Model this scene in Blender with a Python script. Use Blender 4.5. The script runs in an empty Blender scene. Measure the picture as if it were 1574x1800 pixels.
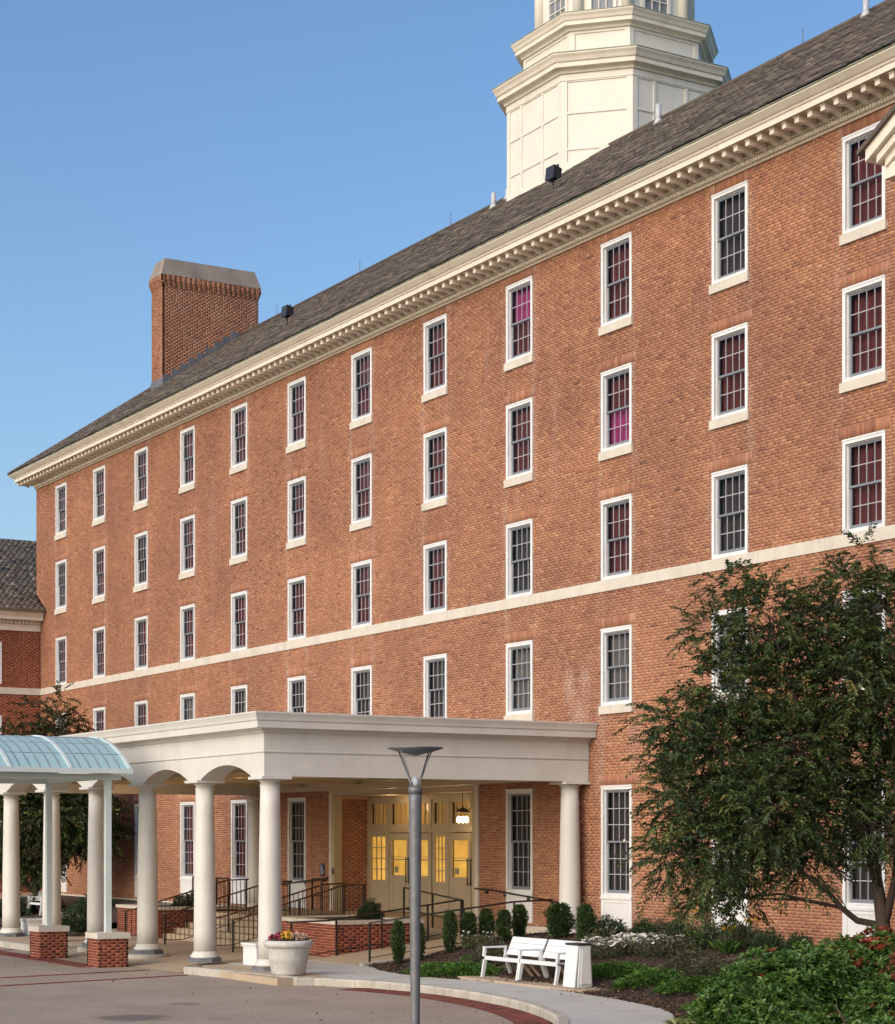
import bpy, math, random
import numpy as np
from mathutils import Vector, Matrix
random.seed(7)
RNG = np.random.default_rng(11)
SC = bpy.context.scene
COL = SC.collection
R = math.radians

# ------------------------------------------------------------------ camera
cam_d = bpy.data.cameras.new('camera')
cam_d.sensor_fit = 'HORIZONTAL'
cam_d.sensor_width = 36.0
cam_d.lens = 3510 / 1574 * 36.0
cam_d.shift_y = (1474 - 900) / 1574
cam_d.clip_end = 6000
cam = bpy.data.objects.new('camera', cam_d)
COL.objects.link(cam)
cam.location = (0, 0, 3.05)
cam.rotation_euler = (R(90), 0, R(59.3))
SC.camera = cam

# ------------------------------------------------------------------ sky, sun, exposure
SUN_DIR = Vector((0.30, -0.95, 0.0)).normalized()     # towards the sun, in plan
SUN_EL = R(27)
world = bpy.data.worlds.new('World')
SC.world = world
world.use_nodes = True
wn = world.node_tree
bg = wn.nodes['Background']
sky = wn.nodes.new('ShaderNodeTexSky')
sky.sky_type = 'NISHITA'
sky.sun_disc = False
sky.sun_elevation = SUN_EL
sky.sun_rotation = math.atan2(SUN_DIR.x, SUN_DIR.y)
sky.altitude = 0
sky.air_density = 1.0
sky.dust_density = 2.6
sky.ozone_density = 2.2
hs = wn.nodes.new('ShaderNodeHueSaturation')
hs.inputs['Saturation'].default_value = 1.16
wn.links.new(sky.outputs[0], hs.inputs['Color'])
wn.links.new(hs.outputs[0], bg.inputs[0])
bg.inputs[1].default_value = 0.095
sun_d = bpy.data.lights.new('sun', 'SUN')
sun_d.energy = 1.0
sun_d.angle = R(60)
sun_d.color = (1.0, 0.88, 0.75)
sun = bpy.data.objects.new('sun', sun_d)
COL.objects.link(sun)
sd = Vector((SUN_DIR.x * math.cos(SUN_EL), SUN_DIR.y * math.cos(SUN_EL), math.sin(SUN_EL)))
sun.rotation_euler = sd.to_track_quat('Z', 'Y').to_euler()
SC.view_settings.view_transform = 'Standard'
SC.view_settings.look = 'None'
SC.view_settings.exposure = 1.02
SC.view_settings.gamma = 1
SC.view_settings.use_curve_mapping = False

# ------------------------------------------------------------------ materials
def new_mat(name):
    m = bpy.data.materials.new(name)
    m.use_nodes = True
    nt = m.node_tree
    return m, nt, nt.nodes['Principled BSDF']

def nd(nt, typ, **kw):
    n = nt.nodes.new(typ)
    for k, v in kw.items():
        if hasattr(n, k):
            setattr(n, k, v)
        else:
            n.inputs[k].default_value = v
    return n

def ramp(nt, fac, stops, interp='LINEAR'):
    r = nt.nodes.new('ShaderNodeValToRGB')
    r.color_ramp.interpolation = interp
    el = r.color_ramp.elements
    while len(el) < len(stops):
        el.new(0.5)
    for e, (p, c) in zip(el, stops):
        e.position = p
        e.color = (*c, 1)
    nt.links.new(fac, r.inputs[0])
    return r.outputs[0]

def mixc(nt, fac, a, b, blend='MIX'):
    n = nt.nodes.new('ShaderNodeMix')
    n.data_type = 'RGBA'
    n.blend_type = blend
    for s, v in ((0, fac), (6, a), (7, b)):
        if hasattr(v, 'is_linked') or hasattr(v, 'links'):
            nt.links.new(v, n.inputs[s])
        elif s == 0:
            n.inputs[0].default_value = v
        else:
            n.inputs[s].default_value = (*v, 1)
    return n.outputs[2]

def coords(nt, scale=(1, 1, 1)):
    g = nt.nodes.new('ShaderNodeNewGeometry')
    mp = nt.nodes.new('ShaderNodeMapping')
    mp.inputs['Scale'].default_value = scale
    nt.links.new(g.outputs['Position'], mp.inputs[0])
    return mp.outputs[0]

def noise(nt, vec, scale, detail=4, rough=0.6):
    n = nt.nodes.new('ShaderNodeTexNoise')
    n.inputs['Scale'].default_value = scale
    n.inputs['Detail'].default_value = detail
    n.inputs['Roughness'].default_value = rough
    nt.links.new(vec, n.inputs['Vector'])
    return n.outputs['Fac']

def bump(nt, p, h, strength=0.3, dist=0.01):
    b = nt.nodes.new('ShaderNodeBump')
    b.inputs['Strength'].default_value = strength
    b.inputs['Distance'].default_value = dist
    nt.links.new(h, b.inputs['Height'])
    nt.links.new(b.outputs[0], p.inputs['Normal'])

def tone_attr(nt):
    a = nt.nodes.new('ShaderNodeAttribute')
    a.attribute_name = 'tone'
    return a.outputs['Fac']

def surf_mat(name, c1, c2, scale=2.0, rough=0.6, fine=40, bstr=0.15, stretch=(1, 1, 1), metallic=0.0, dirt=None, dirt_scale=0.6, dirt_amt=0.5, spec=0.5):
    """two-tone noise colour, fine bump, optional streaky dirt"""
    m, nt, p = new_mat(name)
    v = coords(nt, stretch)
    f = noise(nt, v, scale, 6, 0.65)
    c = ramp(nt, f, [(0.3, c1), (0.7, c2)])
    if dirt:
        vd = coords(nt, (1, 1, 0.25))
        d = noise(nt, vd, dirt_scale, 8, 0.72)
        dm = ramp(nt, d, [(0.52, (0, 0, 0)), (0.75, (dirt_amt,) * 3)])
        c = mixc(nt, dm, c, dirt)
    nt.links.new(c, p.inputs['Base Color'])
    p.inputs['Roughness'].default_value = rough
    p.inputs['Metallic'].default_value = metallic
    p.inputs['Specular IOR Level'].default_value = spec
    if bstr:
        bump(nt, p, noise(nt, coords(nt), fine, 3), bstr, 0.004)
    return m

def brick_mat(name, stops, stain=True):
    m, nt, p = new_mat(name)
    t = tone_attr(nt)
    c = ramp(nt, t, stops)
    v = coords(nt)
    f = noise(nt, v, 55, 5, 0.7)
    fm = ramp(nt, f, [(0.3, (0.72, 0.72, 0.72)), (0.7, (1.22, 1.18, 1.12))])
    c = mixc(nt, 1.0, c, fm, 'MULTIPLY')
    big = noise(nt, v, 0.35, 5, 0.6)
    bm = ramp(nt, big, [(0.32, (0.80, 0.77, 0.80)), (0.68, (1.14, 1.12, 1.04))])
    c = mixc(nt, 1.0, c, bm, 'MULTIPLY')
    if stain:
        vs = coords(nt, (1.0, 1.0, 0.16))
        s = noise(nt, vs, 1.6, 7, 0.7)
        sm = ramp(nt, s, [(0.56, (0, 0, 0)), (0.8, (0.42, 0.42, 0.42))])
        c = mixc(nt, sm, c, (0.50, 0.34, 0.28))
        # pale run-off below the ends of the sills, repeating with the window pitch
        g2 = nt.nodes.new('ShaderNodeNewGeometry'); sx2 = nt.nodes.new('ShaderNodeSeparateXYZ'); nt.links.new(g2.outputs['Position'], sx2.inputs[0])
        def mth(op, a, b=None):
            q = nd(nt, 'ShaderNodeMath', operation=op)
            for k_, w_ in enumerate((a, b)):
                if w_ is None: continue
                if hasattr(w_, 'links'): nt.links.new(w_, q.inputs[k_])
                else: q.inputs[k_].default_value = w_
            return q.outputs[0]
        fx = mth('FRACT', mth('DIVIDE', mth('ADD', sx2.outputs[0], 76.31 + 4.218 * 8.5), 4.218))
        dx = mth('MULTIPLY', mth('ABSOLUTE', mth('SUBTRACT', fx, 0.5)), 4.218)
        side = mth('ABSOLUTE', mth('SUBTRACT', dx, 0.66))
        mr2 = nd(nt, 'ShaderNodeMapRange'); mr2.inputs['From Min'].default_value = 0.26; mr2.inputs['From Max'].default_value = 0.0; nt.links.new(side, mr2.inputs[0])
        s3 = noise(nt, coords(nt, (3.0, 1, 0.5)), 1.3, 6, 0.7)
        sm3 = ramp(nt, s3, [(0.45, (0, 0, 0)), (0.7, (0.6, 0.6, 0.6))])
        c = mixc(nt, mth('MULTIPLY', mr2.outputs[0], sm3), c, (0.52, 0.37, 0.30))
    if stain:
        for (px_, pz_, rad) in ((-39.95, 5.95, 0.55), (-40.35, 6.75, 0.35), (-39.7, 6.9, 0.3)):
            vm = nt.nodes.new('ShaderNodeVectorMath'); vm.operation = 'DISTANCE'
            nt.links.new(coords(nt, (1, 1, 0.6)), vm.inputs[0]); vm.inputs[1].default_value = (px_, 27.4, pz_ * 0.6)
            ad = nd(nt, 'ShaderNodeMath', operation='MULTIPLY_ADD')
            nt.links.new(noise(nt, v, 5, 5), ad.inputs[0]); ad.inputs[1].default_value = rad * 1.3; nt.links.new(vm.outputs['Value'], ad.inputs[2])
            mr = nd(nt, 'ShaderNodeMapRange'); mr.inputs['From Min'].default_value = rad * 1.6; mr.inputs['From Max'].default_value = rad * .7; mr.inputs['To Max'].default_value = .4
            nt.links.new(ad.outputs[0], mr.inputs[0]); c = mixc(nt, mr.outputs[0], c, (0.55, 0.42, 0.36))
    nt.links.new(c, p.inputs['Base Color'])
    p.inputs['Roughness'].default_value = 0.88
    p.inputs['Specular IOR Level'].default_value = 0.25
    bump(nt, p, f, 0.5, 0.004)
    return m

M = {}
M['brick'] = brick_mat('red_brick', [(0.0, (0.205, 0.096, 0.072)), (0.15, (0.28, 0.126, 0.088)), (0.4, (0.35, 0.165, 0.106)), (0.72, (0.415, 0.21, 0.13)), (1.0, (0.49, 0.28, 0.17))])
M['brick_dark'] = brick_mat('dark_red_brick', [(0.0, (0.11, 0.032, 0.026)), (0.5, (0.25, 0.066, 0.042)), (1.0, (0.36, 0.105, 0.06))], False)
M['paver'] = brick_mat('red_paver', [(0.0, (0.12, 0.045, 0.04)), (0.5, (0.2, 0.065, 0.052)), (1.0, (0.27, 0.095, 0.07))], False)
M['mortar'] = surf_mat('mortar', (0.48, 0.31, 0.205), (0.58, 0.385, 0.26), 3, 0.95, 80, 0.3)
M['mortar_grey'] = surf_mat('mortar_grey', (0.48, 0.35, 0.25), (0.56, 0.42, 0.31), 3, 0.95, 80, 0.3)
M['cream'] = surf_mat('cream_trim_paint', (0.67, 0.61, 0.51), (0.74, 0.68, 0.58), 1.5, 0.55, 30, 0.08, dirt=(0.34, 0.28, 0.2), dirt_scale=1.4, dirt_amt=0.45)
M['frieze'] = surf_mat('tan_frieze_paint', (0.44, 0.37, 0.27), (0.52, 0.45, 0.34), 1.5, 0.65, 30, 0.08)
M['tower'] = surf_mat('tower_paint', (0.66, 0.625, 0.555), (0.73, 0.695, 0.62), 1.2, 0.5, 12, 0.12, dirt=(0.42, 0.37, 0.29), dirt_scale=1.2, dirt_amt=0.35)
M['white'] = surf_mat('white_paint', (0.66, 0.67, 0.68), (0.73, 0.74, 0.75), 2, 0.45, 40, 0.05, dirt=(0.4, 0.38, 0.34), dirt_scale=2.5, dirt_amt=0.3)
M['portico'] = surf_mat('portico_paint', (0.57, 0.56, 0.525), (0.64, 0.63, 0.59), 1.3, 0.5, 40, 0.05, dirt=(0.34, 0.32, 0.27), dirt_scale=1.5, dirt_amt=0.35)
M['bench'] = surf_mat('bench_paint', (0.60, 0.64, 0.67), (0.68, 0.71, 0.73), 3, 0.35, 40, 0.03)
M['stone'] = surf_mat('limestone', (0.52, 0.475, 0.41), (0.62, 0.575, 0.50), 2.2, 0.8, 60, 0.2, dirt=(0.3, 0.26, 0.2), dirt_scale=2, dirt_amt=0.45)
M['chimcap'] = surf_mat('chimney_cap_cement', (0.20, 0.17, 0.15), (0.33, 0.275, 0.24), 1.8, 0.9, 40, 0.3, stretch=(1, 1, 0.3))
M['concrete'] = surf_mat('pale_concrete', (0.42, 0.43, 0.41), (0.52, 0.52, 0.49), 1.1, 0.85, 70, 0.2, dirt=(0.28, 0.26, 0.22), dirt_scale=1.0, dirt_amt=0.35)
M['kerb'] = surf_mat('kerb_concrete', (0.36, 0.34, 0.29), (0.5, 0.47, 0.41), 2.3, 0.9, 60, 0.3, dirt=(0.17, 0.18, 0.14), dirt_scale=1.7, dirt_amt=0.6)
M['floor'] = surf_mat('tan_floor', (0.36, 0.28, 0.20), (0.45, 0.36, 0.26), 1.5, 0.85, 60, 0.2)
M['planter'] = surf_mat('cast_planter', (0.42, 0.42, 0.40), (0.58, 0.57, 0.54), 7, 0.85, 60, 0.4, dirt=(0.25, 0.25, 0.22), dirt_scale=4, dirt_amt=0.5)
M['slatebase'] = surf_mat('slate_plinth', (0.09, 0.10, 0.12), (0.16, 0.17, 0.19), 4, 0.6, 40, 0.2)
M['iron'] = surf_mat('black_iron', (0.016, 0.013, 0.011), (0.03, 0.024, 0.02), 5, 0.38, 60, 0.1)
M['bronze'] = surf_mat('bronze_rail', (0.10, 0.05, 0.025), (0.16, 0.08, 0.04), 5, 0.33, 60, 0.1, metallic=0.5)
M['copper'] = surf_mat('weathered_copper', (0.20, 0.25, 0.20), (0.33, 0.35, 0.28), 2.0, 0.6, 30, 0.1)
M['steel'] = surf_mat('grey_galvanised', (0.13, 0.135, 0.145), (0.19, 0.195, 0.205), 9, 0.5, 90, 0.3, metallic=0.35)
M['pipe'] = surf_mat('vent_pipe_grey', (0.42, 0.44, 0.48), (0.5, 0.52, 0.56), 4, 0.5, 30, 0.05)
M['canopy_white'] = surf_mat('canopy_frame', (0.55, 0.62, 0.62), (0.62, 0.69, 0.68), 3, 0.4, 30, 0.03)
M['sash'] = surf_mat('grey_sash', (0.16, 0.18, 0.21), (0.2, 0.22, 0.25), 4, 0.5, 40, 0.03)
M['muntin'] = surf_mat('muntin_grey', (0.36, 0.36, 0.40), (0.42, 0.42, 0.46), 4, 0.5, 40, 0.03)
M['room'] = surf_mat('dark_room', (0.02, 0.017, 0.016), (0.03, 0.025, 0.022), 1, 0.9, 10, 0)
M['door'] = surf_mat('tan_door_paint', (0.40, 0.34, 0.245), (0.46, 0.39, 0.28), 2, 0.5, 30, 0.03)
M['bark'] = surf_mat('bark', (0.035, 0.024, 0.018), (0.075, 0.052, 0.038), 6, 0.9, 30, 0.8, stretch=(1, 1, 0.3))
M['soil'] = surf_mat('soil', (0.03, 0.02, 0.014), (0.06, 0.04, 0.028), 12, 1, 40, 0.8)
M['plastic'] = surf_mat('dark_plastic', (0.02, 0.022, 0.028), (0.03, 0.032, 0.04), 5, 0.4, 30, 0.03)
M['navy'] = surf_mat('navy_sign', (0.015, 0.03, 0.09), (0.02, 0.035, 0.1), 5, 0.4, 30, 0)
M['wood'] = surf_mat('weathered_wood', (0.30, 0.24, 0.17), (0.4, 0.32, 0.24), 8, 0.8, 40, 0.1)
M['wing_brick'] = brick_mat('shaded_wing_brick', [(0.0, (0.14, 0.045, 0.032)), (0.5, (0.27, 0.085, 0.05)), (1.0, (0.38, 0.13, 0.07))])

# stretches of brickwork too far off or outside the picture: procedural brick
def far_brick():
    m, nt, p = new_mat('far_brick')
    g = nt.nodes.new('ShaderNodeNewGeometry')
    sx = nt.nodes.new('ShaderNodeSeparateXYZ')
    nt.links.new(g.outputs['Position'], sx.inputs[0])
    a = nd(nt, 'ShaderNodeMath', operation='ADD')
    nt.links.new(sx.outputs[0], a.inputs[0]); nt.links.new(sx.outputs[1], a.inputs[1])
    c = nt.nodes.new('ShaderNodeCombineXYZ')
    nt.links.new(a.outputs[0], c.inputs[0]); nt.links.new(sx.outputs[2], c.inputs[1])
    b = nt.nodes.new('ShaderNodeTexBrick')
    b.inputs['Scale'].default_value = 1
    b.inputs['Brick Width'].default_value = 0.213
    b.inputs['Row Height'].default_value = 0.0677
    b.inputs['Mortar Size'].default_value = 0.005
    b.inputs['Color1'].default_value = (0.25, 0.08, 0.045, 1)
    b.inputs['Color2'].default_value = (0.44, 0.17, 0.08, 1)
    b.inputs['Mortar'].default_value = (0.46, 0.31, 0.21, 1)
    nt.links.new(c.outputs[0], b.inputs['Vector'])
    nt.links.new(b.outputs[0], p.inputs['Base Color'])
    p.inputs['Roughness'].default_value = 0.9
    bump(nt, p, b.outputs['Fac'], -0.3, 0.01)
    return m
M['far_brick'] = far_brick()

def slate_mat():
    m, nt, p = new_mat('slate')
    t = tone_attr(nt)
    c = ramp(nt, t, [(0.0, (0.028, 0.022, 0.019)), (0.35, (0.075, 0.058, 0.047)), (0.7, (0.13, 0.10, 0.08)), (1.0, (0.24, 0.19, 0.15))])
    v = coords(nt)
    f = noise(nt, v, 1.1, 6, 0.7)
    fm = ramp(nt, f, [(0.5, (0, 0, 0)), (0.7, (0.45, 0.45, 0.45))])
    c = mixc(nt, fm, c, (0.12, 0.14, 0.085))
    f2 = noise(nt, v, 30, 4, 0.7)
    c = mixc(nt, 1.0, c, ramp(nt, f2, [(0.3, (0.7, 0.7, 0.7)), (0.7, (1.3, 1.3, 1.3))]), 'MULTIPLY')
    nt.links.new(c, p.inputs['Base Color'])
    p.inputs['Roughness'].default_value = 0.75
    bump(nt, p, f2, 0.5, 0.006)
    return m
M['slate'] = slate_mat()

def curtain_mat(name, c1, c2):
    m, nt, p = new_mat(name)
    w = nd(nt, 'ShaderNodeTexNoise')
    w.inputs['Scale'].default_value = 3
    nt.links.new(coords(nt, (6, 6, 0.4)), w.inputs['Vector'])
    c = ramp(nt, w.outputs['Fac'], [(0.3, c1), (0.7, c2)])
    nt.links.new(c, p.inputs['Base Color'])
    p.inputs['Roughness'].default_value = 0.9
    return m
M['curtain'] = curtain_mat('dark_red_curtain', (0.05, 0.010, 0.010), (0.13, 0.022, 0.020))
M['curtain_dark'] = curtain_mat('dark_blind', (0.018, 0.016, 0.016), (0.05, 0.042, 0.04))
M['curtain_pink'] = curtain_mat('magenta_curtain', (0.22, 0.018, 0.10), (0.34, 0.03, 0.16))
M['blind'] = curtain_mat('grey_blind', (0.08, 0.075, 0.07), (0.14, 0.13, 0.12))

def glass_mat(name, tint=(0.9, 0.92, 0.95), rough=0.02, body=0.0, body_col=(0.02, 0.02, 0.02)):
    m = bpy.data.materials.new(name)
    m.use_nodes = True
    nt = m.node_tree
    nt.nodes.clear()
    o = nt.nodes.new('ShaderNodeOutputMaterial')
    tr = nt.nodes.new('ShaderNodeBsdfTransparent'); tr.inputs[0].default_value = (*tint, 1)
    gl = nt.nodes.new('ShaderNodeBsdfGlossy'); gl.inputs['Roughness'].default_value = rough
    fr = nt.nodes.new('ShaderNodeFresnel'); fr.inputs[0].default_value = 1.15
    mx = nt.nodes.new('ShaderNodeMixShader')
    nt.links.new(fr.outputs[0], mx.inputs[0]); nt.links.new(tr.outputs[0], mx.inputs[1]); nt.links.new(gl.outputs[0], mx.inputs[2])
    v = coords(nt)
    n = noise(nt, v, 1.3, 2)
    b = nt.nodes.new('ShaderNodeBump'); b.inputs['Strength'].default_value = 0.25; b.inputs['Distance'].default_value = 0.02
    nt.links.new(n, b.inputs['Height']); nt.links.new(b.outputs[0], gl.inputs['Normal'])
    out = mx.outputs[0]
    if body > 0:
        df = nt.nodes.new('ShaderNodeBsdfDiffuse'); df.inputs[0].default_value = (*body_col, 1)
        m2 = nt.nodes.new('ShaderNodeMixShader'); m2.inputs[0].default_value = body
        nt.links.new(out, m2.inputs[1]); nt.links.new(df.outputs[0], m2.inputs[2])
        out = m2.outputs[0]
    nt.links.new(out, o.inputs[0])
    return m
M['glass'] = glass_mat('window_glass')
M['canopy_glass'] = glass_mat('frosted_canopy_glass', (0.6, 0.85, 0.86), 0.15, 0.8, (0.42, 0.62, 0.66))

def emit_mat(name, col, strength, var=None):
    m, nt, p = new_mat(name)
    p.inputs['Base Color'].default_value = (*col, 1)
    p.inputs['Emission Strength'].default_value = strength
    if var:
        n = noise(nt, coords(nt, (2.2, 1, 1.6)), 1.6, 3)
        c = ramp(nt, n, [(0.3, var), (0.68, col)])
        nt.links.new(c, p.inputs['Emission Color'])
    else:
        p.inputs['Emission Color'].default_value = (*col, 1)
    return m
M['lit'] = emit_mat('lit_interior', (1.0, 0.62, 0.13), 0.24, (0.38, 0.20, 0.03))
M['lit_dim'] = emit_mat('dim_lit_interior', (0.75, 0.45, 0.12), 0.10, (0.25, 0.13, 0.03))
M['bulb'] = emit_mat('lamp_bulb', (1.0, 0.75, 0.4), 6)
M['spark'] = emit_mat('lamp_reflection_glow', (1.0, 0.45, 0.12), 1.6)

def leaf_mat(name, stops, rough=0.5, trans=0.25):
    m, nt, p = new_mat(name)
    c = ramp(nt, tone_attr(nt), stops)
    nt.links.new(c, p.inputs['Base Color'])
    p.inputs['Roughness'].default_value = rough
    p.inputs['Specular IOR Level'].default_value = 0.35
    tl = nt.nodes.new('ShaderNodeBsdfTranslucent')
    nt.links.new(c, tl.inputs[0])
    mx = nt.nodes.new('ShaderNodeMixShader'); mx.inputs[0].default_value = trans
    out = nt.nodes['Material Output']
    nt.links.new(p.outputs[0], mx.inputs[1]); nt.links.new(tl.outputs[0], mx.inputs[2])
    nt.links.new(mx.outputs[0], out.inputs[0])
    return m
M['tree_leaf'] = leaf_mat('tree_leaf', [(0, (0.016, 0.032, 0.012)), (0.5, (0.052, 0.083, 0.024)), (0.9, (0.125, 0.16, 0.04)), (1, (0.22, 0.15, 0.045))])
M['left_leaf'] = leaf_mat('reddish_leaf', [(0, (0.015, 0.022, 0.008)), (0.6, (0.045, 0.06, 0.016)), (1, (0.13, 0.06, 0.022))])
M['yew'] = leaf_mat('yew_leaf', [(0, (0.02, 0.042, 0.017)), (0.7, (0.075, 0.125, 0.042)), (1, (0.16, 0.22, 0.07))])
M['dark_leaf'] = leaf_mat('dark_shrub_leaf', [(0, (0.016, 0.032, 0.015)), (0.7, (0.05, 0.085, 0.034)), (1, (0.11, 0.15, 0.06))], 0.4)
M['juniper'] = leaf_mat('juniper_leaf', [(0, (0.025, 0.07, 0.014)), (0.6, (0.08, 0.185, 0.032)), (1, (0.17, 0.30, 0.06))])
M['photinia'] = leaf_mat('photinia_leaf', [(0, (0.035, 0.075, 0.014)), (0.45, (0.075, 0.155, 0.034)), (0.85, (0.16, 0.26, 0.06)), (0.93, (0.22, 0.07, 0.03)), (1, (0.30, 0.04, 0.03))], 0.38)
M['grassy'] = leaf_mat('variegated_blade', [(0, (0.10, 0.16, 0.04)), (0.6, (0.26, 0.32, 0.10)), (1, (0.46, 0.48, 0.26))])
M['herb'] = leaf_mat('herb_leaf', [(0, (0.05, 0.065, 0.028)), (0.6, (0.125, 0.14, 0.07)), (1, (0.22, 0.19, 0.17))])
M['mulch'] = leaf_mat('mulch_chip', [(0, (0.028, 0.017, 0.011)), (0.6, (0.075, 0.045, 0.028)), (1, (0.16, 0.10, 0.065))], 0.9, 0.0)
M['petal_white'] = leaf_mat('white_petal', [(0, (0.62, 0.62, 0.55)), (1, (0.82, 0.82, 0.78))], 0.6, 0.2)
M['petal_yellow'] = leaf_mat('yellow_petal', [(0, (0.65, 0.33, 0.02)), (1, (0.8, 0.52, 0.04))], 0.6, 0.3)
M['pansy'] = leaf_mat('pansy_petal', [(0, (0.2, 0.015, 0.05)), (0.3, (0.42, 0.04, 0.09)), (0.45, (0.6, 0.30, 0.02)), (0.65, (0.7, 0.45, 0.05)), (0.75, (0.55, 0.3, 0.25)), (1, (0.7, 0.55, 0.5))], 0.6, 0.2)

def road_mat():
    m, nt, p = new_mat('exposed_aggregate')
    v = coords(nt)
    f = noise(nt, v, 24, 6, 0.8)
    c = ramp(nt, f, [(0.32, (0.11, 0.085, 0.066)), (0.5, (0.33, 0.27, 0.215)), (0.68, (0.58, 0.50, 0.42))])
    g = noise(nt, v, 0.5, 6, 0.6)
    c = mixc(nt, 1.0, c, ramp(nt, g, [(0.3, (0.82, 0.81, 0.82)), (0.7, (1.1, 1.08, 1.04))]), 'MULTIPLY')
    w = nt.nodes.new('ShaderNodeTexVoronoi'); w.feature = 'DISTANCE_TO_EDGE'; w.inputs['Scale'].default_value = 0.16
    wv = nt.nodes.new('ShaderNodeMix'); wv.data_type = 'VECTOR'; wv.inputs[0].default_value = 0.12
    nz = nt.nodes.new('ShaderNodeTexNoise'); nz.inputs['Scale'].default_value = 1.2; nt.links.new(v, nz.inputs['Vector'])
    nt.links.new(v, wv.inputs[4]); nt.links.new(nz.outputs['Color'], wv.inputs[5]); nt.links.new(wv.outputs[1], w.inputs['Vector'])
    c = mixc(nt, ramp(nt, w.outputs['Distance'], [(0.0, (.35, .35, .35)), (0.004, (0, 0, 0))]), c, (0.09, 0.075, 0.062))
    tk = noise(nt, coords(nt, (0.25, 1.6, 1)), 0.8, 4)
    c = mixc(nt, ramp(nt, tk, [(0.52, (0, 0, 0)), (0.7, (.22, .22, .22))]), c, (0.20, 0.17, 0.14))
    # oil and damp patches where the photograph has them
    for (cx, cy, rad, amt) in ((-31.9, 12.7, 0.85, 0.6), (-34.1, 14.6, 0.45, 0.45), (-31.0, 13.9, 0.3, 0.3)):
        vm = nt.nodes.new('ShaderNodeVectorMath'); vm.operation = 'DISTANCE'
        nt.links.new(v, vm.inputs[0]); vm.inputs[1].default_value = (cx, cy, 0)
        wob = nd(nt, 'ShaderNodeMath', operation='MULTIPLY_ADD')
        nt.links.new(noise(nt, v, 2.2, 5), wob.inputs[0]); wob.inputs[1].default_value = rad * 1.2
        nt.links.new(vm.outputs['Value'], wob.inputs[2])
        mk = ramp(nt, wob.outputs[0], [(0, (amt,) * 3), (min(.99, rad * 1.25), (amt,) * 3), (1.0, (0, 0, 0))])
        dv = nd(nt, 'ShaderNodeMapRange')
        dv.inputs['From Min'].default_value = rad * 1.5; dv.inputs['From Max'].default_value = rad * 1.15
        dv.inputs['To Min'].default_value = 0; dv.inputs['To Max'].default_value = amt
        nt.links.new(wob.outputs[0], dv.inputs[0])
        c = mixc(nt, dv.outputs[0], c, (0.055, 0.05, 0.046))
    nt.links.new(c, p.inputs['Base Color'])
    p.inputs['Roughness'].default_value = 0.85
    bump(nt, p, f, 0.6, 0.008)
    return m
M['road'] = road_mat()
M['earth'] = surf_mat('far_lawn', (0.05, 0.08, 0.025), (0.08, 0.11, 0.04), 0.4, 0.95, 10, 0.3)

# ------------------------------------------------------------------ mesh helpers
WP = {}          # world position of every object's origin

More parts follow.
